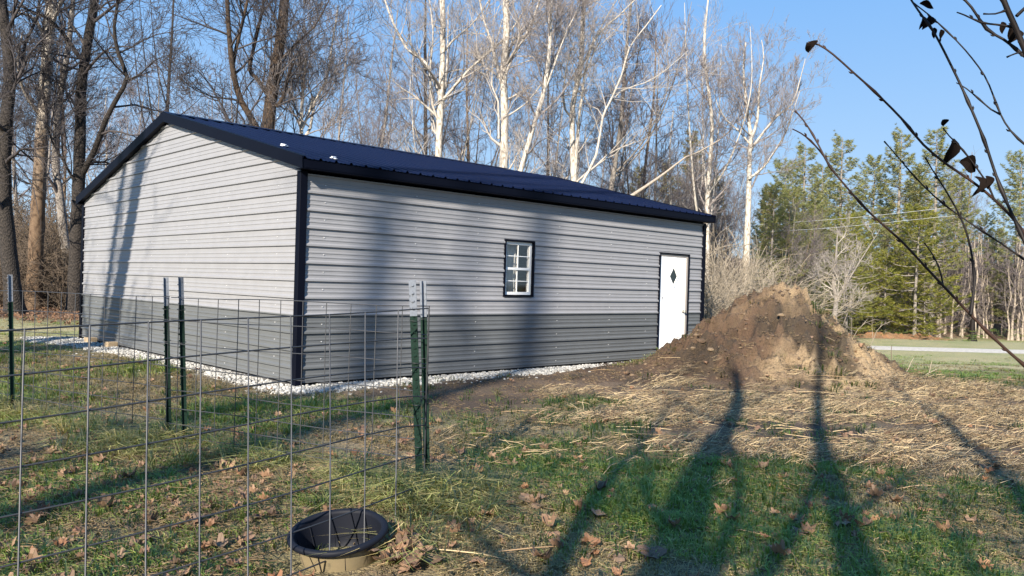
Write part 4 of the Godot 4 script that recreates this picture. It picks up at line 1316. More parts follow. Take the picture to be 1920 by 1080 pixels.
	tree("bare_tree", "white sycamore with stout pale trunk and wide fork above the right half of the roof", "", [
		[px_line([[938, 560], [940, 430], [944, 310], [946, 220], [944, 130], [950, 60], [948, -30], [956, -160]], 29.0), 0.22, 0.11],
		[px_line([[945, 150], [962, 105], [978, 80], [1002, 30], [1020, -30]], 29.0, -0.2), 0.09, 0.04],
		[px_line([[944, 170], [930, 120], [922, 80], [908, 40], [895, -20]], 29.0, 0.2), 0.10, 0.05],
		[px_line([[935, 260], [934, 190], [922, 160], [926, 100]], 28.8), 0.07, 0.03],
		[px_line([[946, 220], [985, 195], [1020, 150], [1050, 90], [1066, 20]], 29.0, 0.25), 0.055, 0.02]],
		M.bark_white, M.twig_pale, 18, opts(11, 3.7, [7, 6, 4], {"lift": 0.09, "same": true, "bare": 0.22, "thin": 0.0042, "slim": 0.82}))
	tree("bare_tree", "slim white tree leaning right between the two stout sycamores and the fork", "", [
		[px_line([[940, 480], [965, 360], [985, 290], [1005, 220], [1018, 180], [1030, 100], [1032, 10], [1038, -80]], 27.0), 0.10, 0.05],
		[px_line([[1018, 180], [1040, 120], [1062, 60], [1088, 10]], 27.0), 0.045, 0.02]],
		M.bark_white, M.twig_pale, 19, opts(13, 3.0, [7, 6, 4], {"lift": 0.1}))
	tree("bare_tree", "cream twin trunk tree standing behind the low end of the ridge", "", [
		[px_line([[1078, 560], [1078, 400], [1074, 300], [1074, 200], [1088, 130], [1092, 60], [1096, -20], [1100, -120]], 29.5), 0.15, 0.08],
		[px_line([[1078, 345], [1082, 260], [1090, 190], [1102, 110], [1125, 60], [1160, 30], [1200, -10]], 29.5, -0.15), 0.11, 0.04],
		[px_line([[1090, 345], [1118, 290], [1130, 220], [1144, 190], [1166, 140], [1180, 90], [1210, 50], [1240, 10]], 28.0, 0.1), 0.085, 0.03],
		[px_line([[1140, 200], [1165, 170], [1210, 155], [1250, 130], [1290, 95]], 28.4, 0.1), 0.04, 0.015]],
		M.bark_white, M.twig_pale, 20, opts(11, 3.5, [7, 6, 4], {"lift": 0.09, "same": true, "bare": 0.22, "thin": 0.0042, "slim": 0.82}))
	tree("bare_tree", "tall white sycamore right of the building with candelabra crown before the pines", "", [
		[px_line([[1398, 600], [1400, 480], [1404, 360], [1406, 280], [1408, 255], [1400, 200], [1394, 130], [1398, 80]], 34.0), 0.17, 0.03],
		[px_line([[1408, 262], [1420, 225], [1424, 160], [1432, 110], [1428, 75]], 34.0), 0.09, 0.02],
		[px_line([[1408, 280], [1430, 250], [1460, 215], [1485, 195], [1500, 150], [1510, 110]], 34.0, -0.2), 0.08, 0.018],
		[px_line([[1404, 335], [1430, 315], [1455, 280], [1475, 245], [1488, 205], [1500, 170]], 33.8, -0.1), 0.075, 0.018],
		[px_line([[1404, 268], [1385, 245], [1362, 225], [1345, 195], [1338, 165]], 34.0, 0.2), 0.06, 0.015]],
		M.bark_white, M.twig_pale, 21, opts(13, 2.2, [6, 5, 4], {"lift": 0.16, "thin": 0.005, "bare": 0.45, "low": Color(0.8, 0.72, 0.6), "low_to": 3.0}))
	tree("bare_tree", "small pale tree with low fork standing just past the dirt heap", "", [
		[px_line([[1563, 640], [1565, 590], [1568, 560], [1562, 530], [1566, 505], [1570, 440]], 40.0), 0.15, 0.03],
		[px_line([[1566, 575], [1580, 545], [1600, 510], [1625, 470], [1650, 430]], 40.0, -0.1), 0.08, 0.015],
		[px_line([[1568, 560], [1590, 520], [1604, 480], [1606, 440]], 40.0, 0.1), 0.06, 0.015],
		[px_line([[1565, 545], [1550, 525], [1535, 515], [1500, 530]], 40.0), 0.05, 0.012],
		[px_line([[1566, 592], [1582, 578], [1600, 565]], 40.0), 0.03, 0.012]],
		M.bark_grey, M.twig_pale, 22, opts(8, 1.8, [5, 5, 4], {"lift": 0.1, "same": true, "low": Color(1.3, 1.25, 1.2), "low_to": 30.0}))
	tree("fallen_tree", "pale dead trunk leaning over behind the low end of the roof", "", [
		[px_line([[1150, 390], [1210, 350], [1250, 322], [1285, 295], [1310, 285], [1350, 262]], 24.0, 0.3), 0.05, 0.014]],
		M.bark_pole, M.twig_pale, 23, opts(3, 1.2, [4, 4], {}))

	# --- plainer woods behind: a few kinds, set out again and again
	var protos := []
	for e in [[15.0, 0.14, 3, M.bark_grey, M.twig_grey, 31], [17.0, 0.17, 4, M.bark_dark, M.twig_dark, 32], [13.0, 0.09, 2, M.bark_grey, M.twig_grey, 33], [16.0, 0.15, 4, M.bark_white, M.twig_pale, 34], [14.0, 0.12, 3, M.bark_brown, M.twig_grey, 35]]:
		var r2 := RandomNumberGenerator.new(); r2.seed = e[5]
		protos.append([plain_trunk(0, 0, e[0], e[1], Vector2(r2.randfn(0, 0.7), r2.randfn(0, 0.7)), r2, e[2]), e[3], e[4], e[5]])
	var words := ["grey barked bare tree", "dark barked bare tree", "slender grey bare tree", "pale barked bare tree", "brown barked bare tree"]
	var first := [null, null, null, null, null]
	var spots := []
	for k in 30:          # left woods, behind the building
		var d := 33.0 + 50.0 * pow(rng.randf(), 0.9)
		spots.append([rng.randf_range(-0.72, 0.16) * d, d, "in the woods behind the roof" if k % 2 else "deep in the woods left of the ridge", [0, 1, 2, 0, 4, 3, 2, 0][k % 8]])
	for k in 22:          # far rise on the right
		var d := rng.randf_range(78.0, 125.0)
		spots.append([rng.randf_range(0.22, 0.72) * d, d, "on the far rise beyond the pines", [0, 4, 2, 4][k % 4]])
	for k in 10:
		var d := rng.randf_range(34.0, 46.0)
		spots.append([rng.randf_range(0.12, 0.36) * d, d, "in the brush right of the building", [2, 4, 3, 2][k % 4]])
	for k in 12:          # over the low end of the roof
		var d := rng.randf_range(30.0, 50.0)
		spots.append([rng.randf_range(0.10, 0.27) * d, d, "low", [0, 2, 3, 2, 4, 0][k % 6]])
	spots.sort_custom(func(p, q): return p[1] < q[1])
	var places := [[30, "at the far left edge of the woods"], [110, "in the gap left of the dark forked tree"], [200, "between the dark forked tree and the gable peak"], [330, "over the peak of the gable"], [430, "left of the curved dark oak"], [545, "behind the curved dark oak"], [660, "right of the pale broken sapling"], [770, "left of the first white sycamore"], [880, "between the two stout white sycamores"], [1010, "behind the slim leaning white tree"], [1120, "behind the cream twin trunk tree"], [1270, "over the low end of the roof"], [1400, "in the brush just right of the building"], [1500, "behind the dirt heap"], [1640, "beyond the small pale tree"], [1760, "beyond the golden pines"], [9999, "on the far rise at the right edge"]]
	var told := {}
	for s in spots:
		var kd: int = s[3]
		var pos := Vector3(s[0], ground_y(s[0], s[1]), -s[1])
		var px: float = 960.0 + FPX * s[0] / s[1]
		var where := ""
		for e in places:
			if px < e[0]:
				where = e[1]
				break
		var rank: int = told.get([kd, where], 0)
		told[[kd, where]] = rank + 1
		var label: String = "%s%s standing %s" % [["", "second nearest ", "farther "][mini(rank, 2)], words[kd], where]
		var grp: String = "%ss %s" % [words[kd], where]
		var o: Node3D = first[kd]
		if o == null:
			o = tree("woodland_tree", label, grp, protos[kd][0], protos[kd][1], protos[kd][2], protos[kd][3], opts(11, 3.2, [6, 4, 4], {"lift": 0.10, "thin": 0.0060, "top": 13.5}))
			first[kd] = o
			o.position = pos
		else:
			o = copy(o, pos, rng.randf() * TAU, rng.randf_range(0.72, 1.12) * (0.62 if "brush" in s[2] else (0.68 if s[2] == "low" else 1.0)), label, grp)

	# --- close set pole timber under the pines on the right
	var pole0: Node3D = null
	for k in 120:
		var d := rng.randf_range(62.5, 78.0)
		var x := (rng.randf_range(0.50, 0.70) if k % 5 else rng.randf_range(0.36, 0.52)) * d
		var pos := Vector3(x, ground_y(x, d) - 0.1, -d)
		var label := "thin pale trunk in the close stand beyond the lawn"
		if pole0 == null:
			var r2 := RandomNumberGenerator.new(); r2.seed = 50
			pole0 = tree("pole_tree", label, "thin pale trunks in the stand beyond the lawn", plain_trunk(0, 0, 8.0, 0.10, Vector2(0.3, 0.2), r2, 2), M.bark_pole, M.twig_grey, 51, opts(14, 1.3, [5, 4], {"bare": 0.12, "thin": 0.009, "lift": 0.1}))
			pole0.position = pos
		else: copy(pole0, pos, rng.randf() * TAU, rng.randf_range(0.55, 1.1), label, "thin pale trunks in the stand beyond the lawn")

	# --- brush: arching stems from one root
	var brushes := []
	for e in [[M.brush, 61, 46, 3.4], [M.brush_red, 62, 34, 2.6], [M.brush_dark, 63, 40, 3.0]]:
		brushes.append(brush_mesh(e[1], e[2], e[3]))
	var tang := [
		["pale tangled brush right of the building", 0, [[1340, 20.5, 0.8, "nearest the corner"], [1362, 21.5, 0.75, "low clump in front"], [1340, 24.0, 1.05, "second clump back"], [1385, 23.5, 0.75, "at the foot of the white sycamore"], [1350, 27.0, 1.3, "taller clump behind"], [1425, 26.0, 0.7, "small clump right of the white sycamore"], [1325, 28.5, 1.45, "tallest clump showing over the roof end"], [1295, 29.0, 1.4, "clump mostly hidden by the roof"], [1400, 30.0, 0.95, "rearmost clump"]]],
		["rusty brown brush behind the dirt heap", 1, [[1410, 22.5, 0.8, "nearest clump"], [1440, 25.0, 0.65, "low clump right of the peak"], [1430, 29.0, 1.0, "tall clump at the back"]]],
		["dark undergrowth left of the gable", 2, [[10, 29.5, 1.0, "by the far left trunk"], [50, 31.0, 1.2, "behind the mottled sycamore foot"], [95, 30.0, 1.1, "between sycamore and forked tree"], [130, 29.5, 1.0, "at the forked tree foot"], [175, 31.5, 1.2, "against the end of the wall"], [20, 34.0, 1.5, "second row at the left edge"], [75, 36.0, 1.6, "second row behind the sycamore"], [125, 37.0, 1.7, "second row behind the forked tree"], [-30, 32.0, 1.3, "just past the frame edge"], [160, 40.0, 1.9, "deep clump by the wall"], [40, 42.0, 1.9, "deep clump left of the sycamore"], [-60, 36.0, 1.8, "beyond the left edge"], [100, 45.0, 2.2, "deepest tall clump"], [0, 47.0, 2.2, "deepest clump at far left"]]],
		["dull brown brush at the lawn edge", 2, [[1620, 60.0, 1.3, "left of the soil bank"], [1700, 63.0, 1.4, "behind the soil bank"], [1790, 78.0, 1.8, "left of the stump"], [1850, 80.0, 1.9, "right of the stump"], [1905, 79.0, 1.9, "at the right edge"], [1760, 82.0, 2.2, "deep in the pale trunks"], [1880, 86.0, 2.4, "tall clump deep at the right"], [1470, 38.0, 0.8, "nearest the dirt heap peak"]]]]
	for g in tang:
		var proto: Node3D = null
		for n_ in g[2].size():
			var e = g[2][n_]
			var lab: String = "%s, %s" % [g[0], e[3]] if e.size() > 3 else g[0]
			var p := at(e[0], 560, e[1])
			p.y = ground_y(p.x, e[1]) - 0.05
			if proto == null:
				proto = thing("brush", lab, "shrub", p, rng.randf() * TAU, g[0] + " group")
				tag(part("stems", brushes[g[1]], [M.brush, M.brush_red, M.brush_dark][g[1]], proto), "", "", "", "stuff")
				proto.scale = Vector3.ONE * e[2]
			else: copy(proto, p, rng.randf() * TAU, e[2], lab, g[0] + " group")

func brush_mesh(sd: int, stems: int, tall: float) -> ArrayMesh:
	var rng := RandomNumberGenerator.new(); rng.seed = sd
	var b := MB.new()
	var o := opts(0, 1.0, [7, 3], {"wiggle": 0.28, "lift": 0.0, "thin": 0.0065})
	for k in stems:
		var a := rng.randf() * TAU
		var p := Vector3(cos(a), 0, sin(a)) * 0.7 * sqrt(rng.randf())
		var out := rng.randf_range(0.1, 0.9)
		o.lift = -0.11 * out + 0.02
		var g := rng.randf_range(0.35, 1.35)
		b.tint = Color(g, g, g * rng.randf_range(0.9, 1.05))
		grow(b, b, rng, p, Vector3(cos(a) * out, 1.0, sin(a) * out).normalized(), tall * rng.randf_range(0.45, 1.0), 0.017, 0, o)
	return b.mesh()

# ------------------------------------------------------------------ pines
func needle_tuft(sd: int) -> MB:
	var rng := RandomNumberGenerator.new(); rng.seed = sd
	var b := MB.new()
	for k in 20:
		var a := rng.randf() * TAU
		var el := rng.randf_range(-0.25, 1.2)
		var d := Vector3(cos(a) * cos(el), sin(el), sin(a) * cos(el))
		var side := d.cross(Vector3(rng.randfn(0, 1), rng.randfn(0, 1), rng.randfn(0, 1))).normalized() * 0.010
		var ln := rng.randf_range(0.09, 0.21)
		b.v.append(d * 0.01 - side); b.v.append(d * 0.01 + side); b.v.append(d * ln)
		var nn := (d * 0.6 + Vector3.UP * 0.5).normalized()
		for q in 3: b.n.append(nn)
		b.i.append(b.i.size()); b.i.append(b.i.size()); b.i.append(b.i.size())
	return b

func pine(called: String, label: String, group: String, tall: float, reach: float, low: float, gap: float, sd: int, needles: Material) -> Node3D:
	var rng := RandomNumberGenerator.new(); rng.seed = sd
	var t := thing(called, label, "tree", Vector3.ZERO, 0.0, group)
	var tr := MB.new()
	var pts := PackedVector3Array(); var rad := PackedFloat32Array()
	for k in 10:
		var u := k / 9.0
		pts.append(Vector3(0.12 * sin(u * 4.0 + sd), tall * u * 0.985 - 0.2, 0.12 * cos(u * 3.0 + sd))); rad.append(lerpf(0.016 * tall, 0.02, u))
	tr.tube(pts, rad, 9, true, 0.1, noise(1.0, 2, sd))
	part("trunk", tr.mesh(), M.bark_grey, t)
	var br := MB.new(); var cr := MB.new()
	var tufts := [needle_tuft(1), needle_tuft(2), needle_tuft(3), needle_tuft(4)]
	var y := low * tall
	while y < tall * 0.97:
		var u := (y - low * tall) / (tall * (1.0 - low))
		var env := reach * pow(1.0 - u, 0.72) * (0.55 + 0.45 * smoothstep(0.0, 0.25, u)) + 0.22
		var count := 5 if u < 0.85 else 4
		var turn := rng.randf() * TAU
		for k in count:
			if rng.randf() < 0.10: continue
			var a := turn + TAU * k / count + rng.randfn(0, 0.22)
			var ln := env * rng.randf_range(0.62, 1.18)
			var rise := lerpf(0.05, 0.75, u) + rng.randfn(0, 0.10)
			var out := Vector3(cos(a), 0, sin(a))
			var p := Vector3(0, y + rng.randfn(0, 0.1), 0)
			var bp := PackedVector3Array([p]); var bl := PackedFloat32Array([0.012 + 0.011 * ln])
			for q in range(1, 5):
				var w := q / 4.0
				bp.append(p + out * ln * w + Vector3(0, ln * rise * (w * 0.6 + 0.4 * w * w) - 0.10 * ln * sin(w * PI), 0)); bl.append(lerpf(bl[0], 0.008, w))
			br.tube(bp, bl, 4, true)
			# flat sprays of needles along the outer part
			var m := int(8 + ln * 10.0)
			var across := out.cross(Vector3.UP)
			for q in m:
				var w := lerpf(0.28, 1.03, pow((q + rng.randf()) / m, 0.8))
				var f := minf(w, 0.999) * 4.0
				var j := int(f)
				var c := bp[j].lerp(bp[j + 1], f - j) + across * rng.randfn(0, 0.24) * ln * (1.15 - w) + Vector3(0, rng.randfn(0.05, 0.07), 0) + out * (w - minf(w, 0.999)) * ln
				var s := rng.randf_range(0.7, 1.4) * gap
				var bs := Basis(Vector3.UP, rng.randf() * TAU).rotated(across, rng.randf_range(-0.5, 0.2)).scaled(Vector3(s, s * 0.8, s))
				var tm: MB = tufts[rng.randi() % 4]
				var k0 := cr.v.size()
				cr.v.append_array(Transform3D(bs, c) * tm.v)
				cr.n.append_array(Transform3D(bs.orthonormalized(), Vector3.ZERO) * tm.n)
				var g := rng.randf_range(0.7, 1.3)
				var tone := Color(g * rng.randf_range(0.9, 1.2), g, g * 0.9)
				for z in tm.v.size():
					cr.c.append(tone); cr.i.append(k0 + z)
		y += 0.64 * (1.0 - 0.35 * u) * (0.8 + 0.4 * rng.randf())
	tag(part("branches", br.mesh(), M.bark_grey, t), "", "", "", "stuff")
	tag(part("crown", cr.mesh(), needles, t), "", "", "", "stuff")
	return t

func make_pines() -> void:
	var rng := RandomNumberGenerator.new(); rng.seed = 909
	var kinds := [
		pine("pine_tree", "", "", 16.0, 3.3, 0.24, 1.25, 201, M.needle),
		pine("pine_tree", "", "", 15.0, 3.8, 0.10, 1.3, 202, M.needle),
		pine("pine_tree", "", "", 9.5, 4.4, 0.10, 1.3, 203, M.needle_gold),
		pine("pine_tree", "", "", 13.0, 2.3, 0.05, 1.2, 204, M.needle_tan),
		pine("pine_tree", "", "", 2.6, 2.4, 0.08, 1.1, 205, M.needle_dark)]
	var once := {}
	# px of the trunk, px of the tip, distance, kind, label
	var list := [
		[1582, 247, 62.0, 0, "tall narrow pine with tapering tip behind the small pale tree"],
		[1692, 236, 64.0, 0, "tall pine rising left of the tallest branch leaf cluster"],
		[1757, 230, 62.0, 0, "tallest pine, crown reaching the dead leaves on the near branches"],
		[1640, 292, 68.0, 1, "pine set back in the gap between the two tall pines"],
		[1512, 262, 58.0, 0, "pine right beside the candelabra sycamore crown"],
		[1470, 300, 56.0, 1, "green pine behind the brush right of the white sycamore"],
		[1912, 285, 66.0, 1, "pine at the far right behind the near branches"],
		[1850, 400, 72.0, 1, "lower pine left of the one at the far right"],
		[1600, 400, 56.0, 1, "broad green pine filling the gap under the narrow pine"],
		[1540, 380, 52.0, 1, "broad green pine just right of the dirt heap"],
		[1490, 400, 47.0, 1, "mid green pine close behind the heap of dirt"],
		[1725, 385, 56.0, 2, "golden green pine with broad low boughs over the orange soil bank"],
		[1665, 470, 58.0, 2, "golden pine bough mass above the dark low shrub"],
		[1735, 500, 56.5, 2, "golden low pine right over the end of the orange soil bank"],
		[1620, 545, 58.5, 2, "lowest golden pine left of the dark shrub"],
		[1690, 520, 59.5, 2, "golden low pine directly above the dark shrub"],
		[1600, 500, 60.0, 2, "low yellow green pine beside the small pale tree"],
		[1875, 430, 84.0, 1, "dull green pine over the pale trunks at right"],
		[1300, 248, 47.0, 3, "olive tan pine hung with dry vines beyond the roof end"],
		[1250, 300, 50.0, 3, "tan needled pine showing over the low end of the roof"],
		[1345, 330, 45.0, 3, "tan vine covered pine left of the white sycamore trunk"],
		[1440, 350, 50.0, 3, "olive pine right of the white sycamore trunk"],
		[1200, 315, 52.0, 3, "small olive pine top just above the roof, furthest left of the pines"],
		[1485, 350, 43.0, 1, "nearest broad pine standing over the peak of the dirt heap"],
		[1530, 365, 45.0, 1, "near broad pine left of the small pale tree"],
		[1590, 400, 47.0, 2, "near golden pine showing round the small pale tree"],
		[1450, 345, 41.0, 1, "near pine whose boughs fill in right of the white sycamore trunk"],
		[1545, 300, 70.0, 0, "farther pine between the one by the sycamore and the narrow tapering pine"],
		[1725, 300, 72.0, 0, "farther pine in the gap between the two tallest pines"],
		[1800, 330, 74.0, 1, "farther pine right of the tallest pine"],
		[1440, 420, 60.0, 1, "lower pine behind the olive pine right of the white sycamore"],
		[1665, 380, 66.0, 1, "lower farther pine under the gap between the tall pines"],
		[1640, 590, 57.0, 4, "low dark evergreen shrub on the orange soil bank"]]
	for e in list:
		var tip := at(e[0], e[1], e[2])
		var gy := ground_y(tip.x, e[2])
		var k: int = e[3]
		var size := (tip.y - gy) / [16.0, 15.0, 9.5, 13.0, 2.6][k] as float
		var pos := Vector3(tip.x, gy, tip.z)
		if not once.has(k):
			once[k] = true
			kinds[k].position = pos; kinds[k].scale = Vector3.ONE * size; kinds[k].rotation.y = rng.randf() * TAU
			kinds[k].set_meta("label", e[4])
		else: copy(kinds[k], pos, rng.randf() * TAU, size, e[4])

# ------------------------------------------------------------------ right side: lane, bank, stump, wires, near branches
func strip(called: String, pts: Array, half: float, lift: float, m: Material) -> MeshInstance3D:
	var b := MB.new()
	for k in pts.size() - 1:
		var a: Vector2 = pts[k]; var e: Vector2 = pts[k + 1]
		for s in 30:
			var p := a.lerp(e, s / 30.0); var q := a.lerp(e, (s + 1) / 30.0)
			for w in 6:
				var o0 := half * (w / 3.0 - 1.0); var o1 := half * ((w + 1) / 3.0 - 1.0)
				var l0 := lift * (1.0 - pow(absf(w / 3.0 - 1.0), 2.0)) + 0.004; var l1 := lift * (1.0 - pow(absf((w + 1) / 3.0 - 1.0), 2.0)) + 0.004
				b.quad(Vector3(p.x, ground_y(p.x, p.y + o0) + l0, -(p.y + o0)), Vector3(q.x, ground_y(q.x, q.y + o0) + l0, -(q.y + o0)), Vector3(q.x, ground_y(q.x, q.y + o1) + l1, -(q.y + o1)), Vector3(p.x, ground_y(p.x, p.y + o1) + l1, -(p.y + o1)))
	return part(called, b.mesh(), m, self)

func make_right_side() -> void:
	var rng := RandomNumberGenerator.new(); rng.seed = 31
	var lane := mat(0.60, 0.555, 0.49, 0.95)
	lane.albedo_texture = grey_tex(noise(0.05, 4, 91), 256, 256, 0.75, 1.0)
	lane.uv1_triplanar = true; lane.uv1_world_triplanar = true; lane.uv1_scale = Vector3.ONE * 0.4
	tag(strip("gravel_lane", [Vector2(6, 38.5), Vector2(20, 38.5), Vector2(50, 40.0)], 1.35, 0.03, lane), "pale gravel lane crossing the lawn at the right", "lane", "", "structure")
	# bank of orange soil at the edge of the lawn
	var b := MB.new()
	var fn := noise(0.5, 3, 17)
	var nx := 60; var nd := 8
	for j in nd + 1:
		for k in nx + 1:
			var x := lerpf(22.5, 30.5, float(k) / nx); var d := lerpf(54.5, 57.5, float(j) / nd)
			var e := sin(PI * j / nd) * pow(sin(PI * k / nx), 0.5)
			b.v.append(Vector3(x, ground_y(x, d) - 0.05 + e * (0.42 + 0.30 * fn.get_noise_2d(x * 3.0, d * 3.0)), -d))
			b.c.append(Color(0.36, 0.17, 0.075).lerp(Color(0.30, 0.19, 0.11), clampf(0.5 + fn.get_noise_2d(x * 5.0, d * 5.0), 0, 1)))
	for j in nd:
		for k in nx:
			var p := j * (nx + 1) + k
			b.i.append(p); b.i.append(p + nx + 2); b.i.append(p + 1)
			b.i.append(p); b.i.append(p + nx + 1); b.i.append(p + nx + 2)
	tag(part("soil_bank", b.mesh(), M.soil, self), "long low bank of orange soil below the golden pines", "soil bank")
	# dark stump at the lawn edge
	var sp := at(1824, 600, 58.0)
	var gy := ground_y(sp.x, 58.0)
	var st := thing("dead_stump", "dark charred stump at the far lawn edge behind the near branch", "stump", Vector3(sp.x, gy, -58.0))
	var sb := MB.new()
	sb.tube(PackedVector3Array([Vector3(0, -0.1, 0), Vector3(0.02, 0.3, 0), Vector3(-0.02, 0.9, 0), Vector3(0.0, 1.5, 0), Vector3(0.04, 1.75, 0)]), PackedFloat32Array([0.42, 0.24, 0.19, 0.17, 0.05]), 9, true, 0.3, noise(1.0, 3, 5))
	part("trunk", sb.mesh(), M.shoot, st)
	# two thin overhead wires
	for e in [[[1385, 424, 40.0], [1600, 408, 44.0], [1790, 388, 47.0], "upper thin pale wire strung across in front of the pines"], [[1400, 436, 40.0], [1560, 427, 43.0], [1790, 404, 47.0], "lower thin pale wire strung across in front of the pines"]]:
		var ln := PackedVector3Array([at(e[0][0], e[0][1], e[0][2]), at(e[1][0], e[1][1], e[1][2]), at(e[2][0], e[2][1], e[2][2])])
		var pts := curve_pts(ln, 1.0)
		var rad := PackedFloat32Array()
		for p in pts: rad.append(0.007)
		var wb := MB.new()
		wb.tube(pts, rad, 5)
		tag(part("overhead_wire", wb.mesh(), M.scrap, self), e[3], "wire")
	# crumpled scrap by the door
	var cp := on_ground(1298, 664)
	var hp := at(1298, 662, 15.0)
	var crumple := MB.new()
	var pts8: Array[Vector3] = []
	for k in 40:
		var a := rng.randf() * TAU; var el := rng.randf_range(-0.3, 1.4)
		pts8.append(Vector3(cos(a) * cos(el) * 0.13, sin(el) * 0.07, sin(a) * cos(el) * 0.09) * rng.randf_range(0.7, 1.15))
	for k in 30:
		var q := pts8[k]
		crumple.tri(q, pts8[(k * 7 + 3) % 40].lerp(q, 0.35), pts8[(k * 5 + 11) % 40].lerp(q, 0.35))
	var so := part("plastic_scrap", crumple.mesh(), M.scrap, self)
	so.position = Vector3(hp.x, surface_y(hp.x, 15.0) + 0.03, hp.z)
	tag(so, "crumpled pale plastic scrap on the dirt in front of the door", "scrap")
	# stalks and sticks in a heap right of the mound
	for e in [[1667, 700, 0.55, 0.05, "thin dead stalk standing upright right of the dirt heap"], [1690, 706, 0.42, 0.5, "slanting cut stalk in the straw right of the dirt heap"], [1706, 712, 0.5, 1.1, "low pale stick lying over the straw right of the dirt heap"], [1735, 708, 0.35, 0.3, "short leaning stub furthest from the dirt heap"], [1663, 716, 0.3, -0.1, "short pale stalk beside the tall dead one"]]:
		var p := on_ground(e[0], e[1])
		var pts := PackedVector3Array(); var rad := PackedFloat32Array()
		for k in 5:
			var t := k / 4.0
			pts.append(Vector3(sin(e[3]) * e[2] * t + 0.02 * sin(t * 5.0), cos(e[3]) * e[2] * t - 0.03, 0.05 * t)); rad.append(0.010 * (1.0 - 0.5 * t))
		var sb2 := MB.new()
		sb2.tube(pts, rad, 6)
		var o := part("dead_stalk", sb2.mesh(), M.brush if e[0] != 1667 else M.brush_dark, self)
		o.position = p
		tag(o, e[4], "stalk")

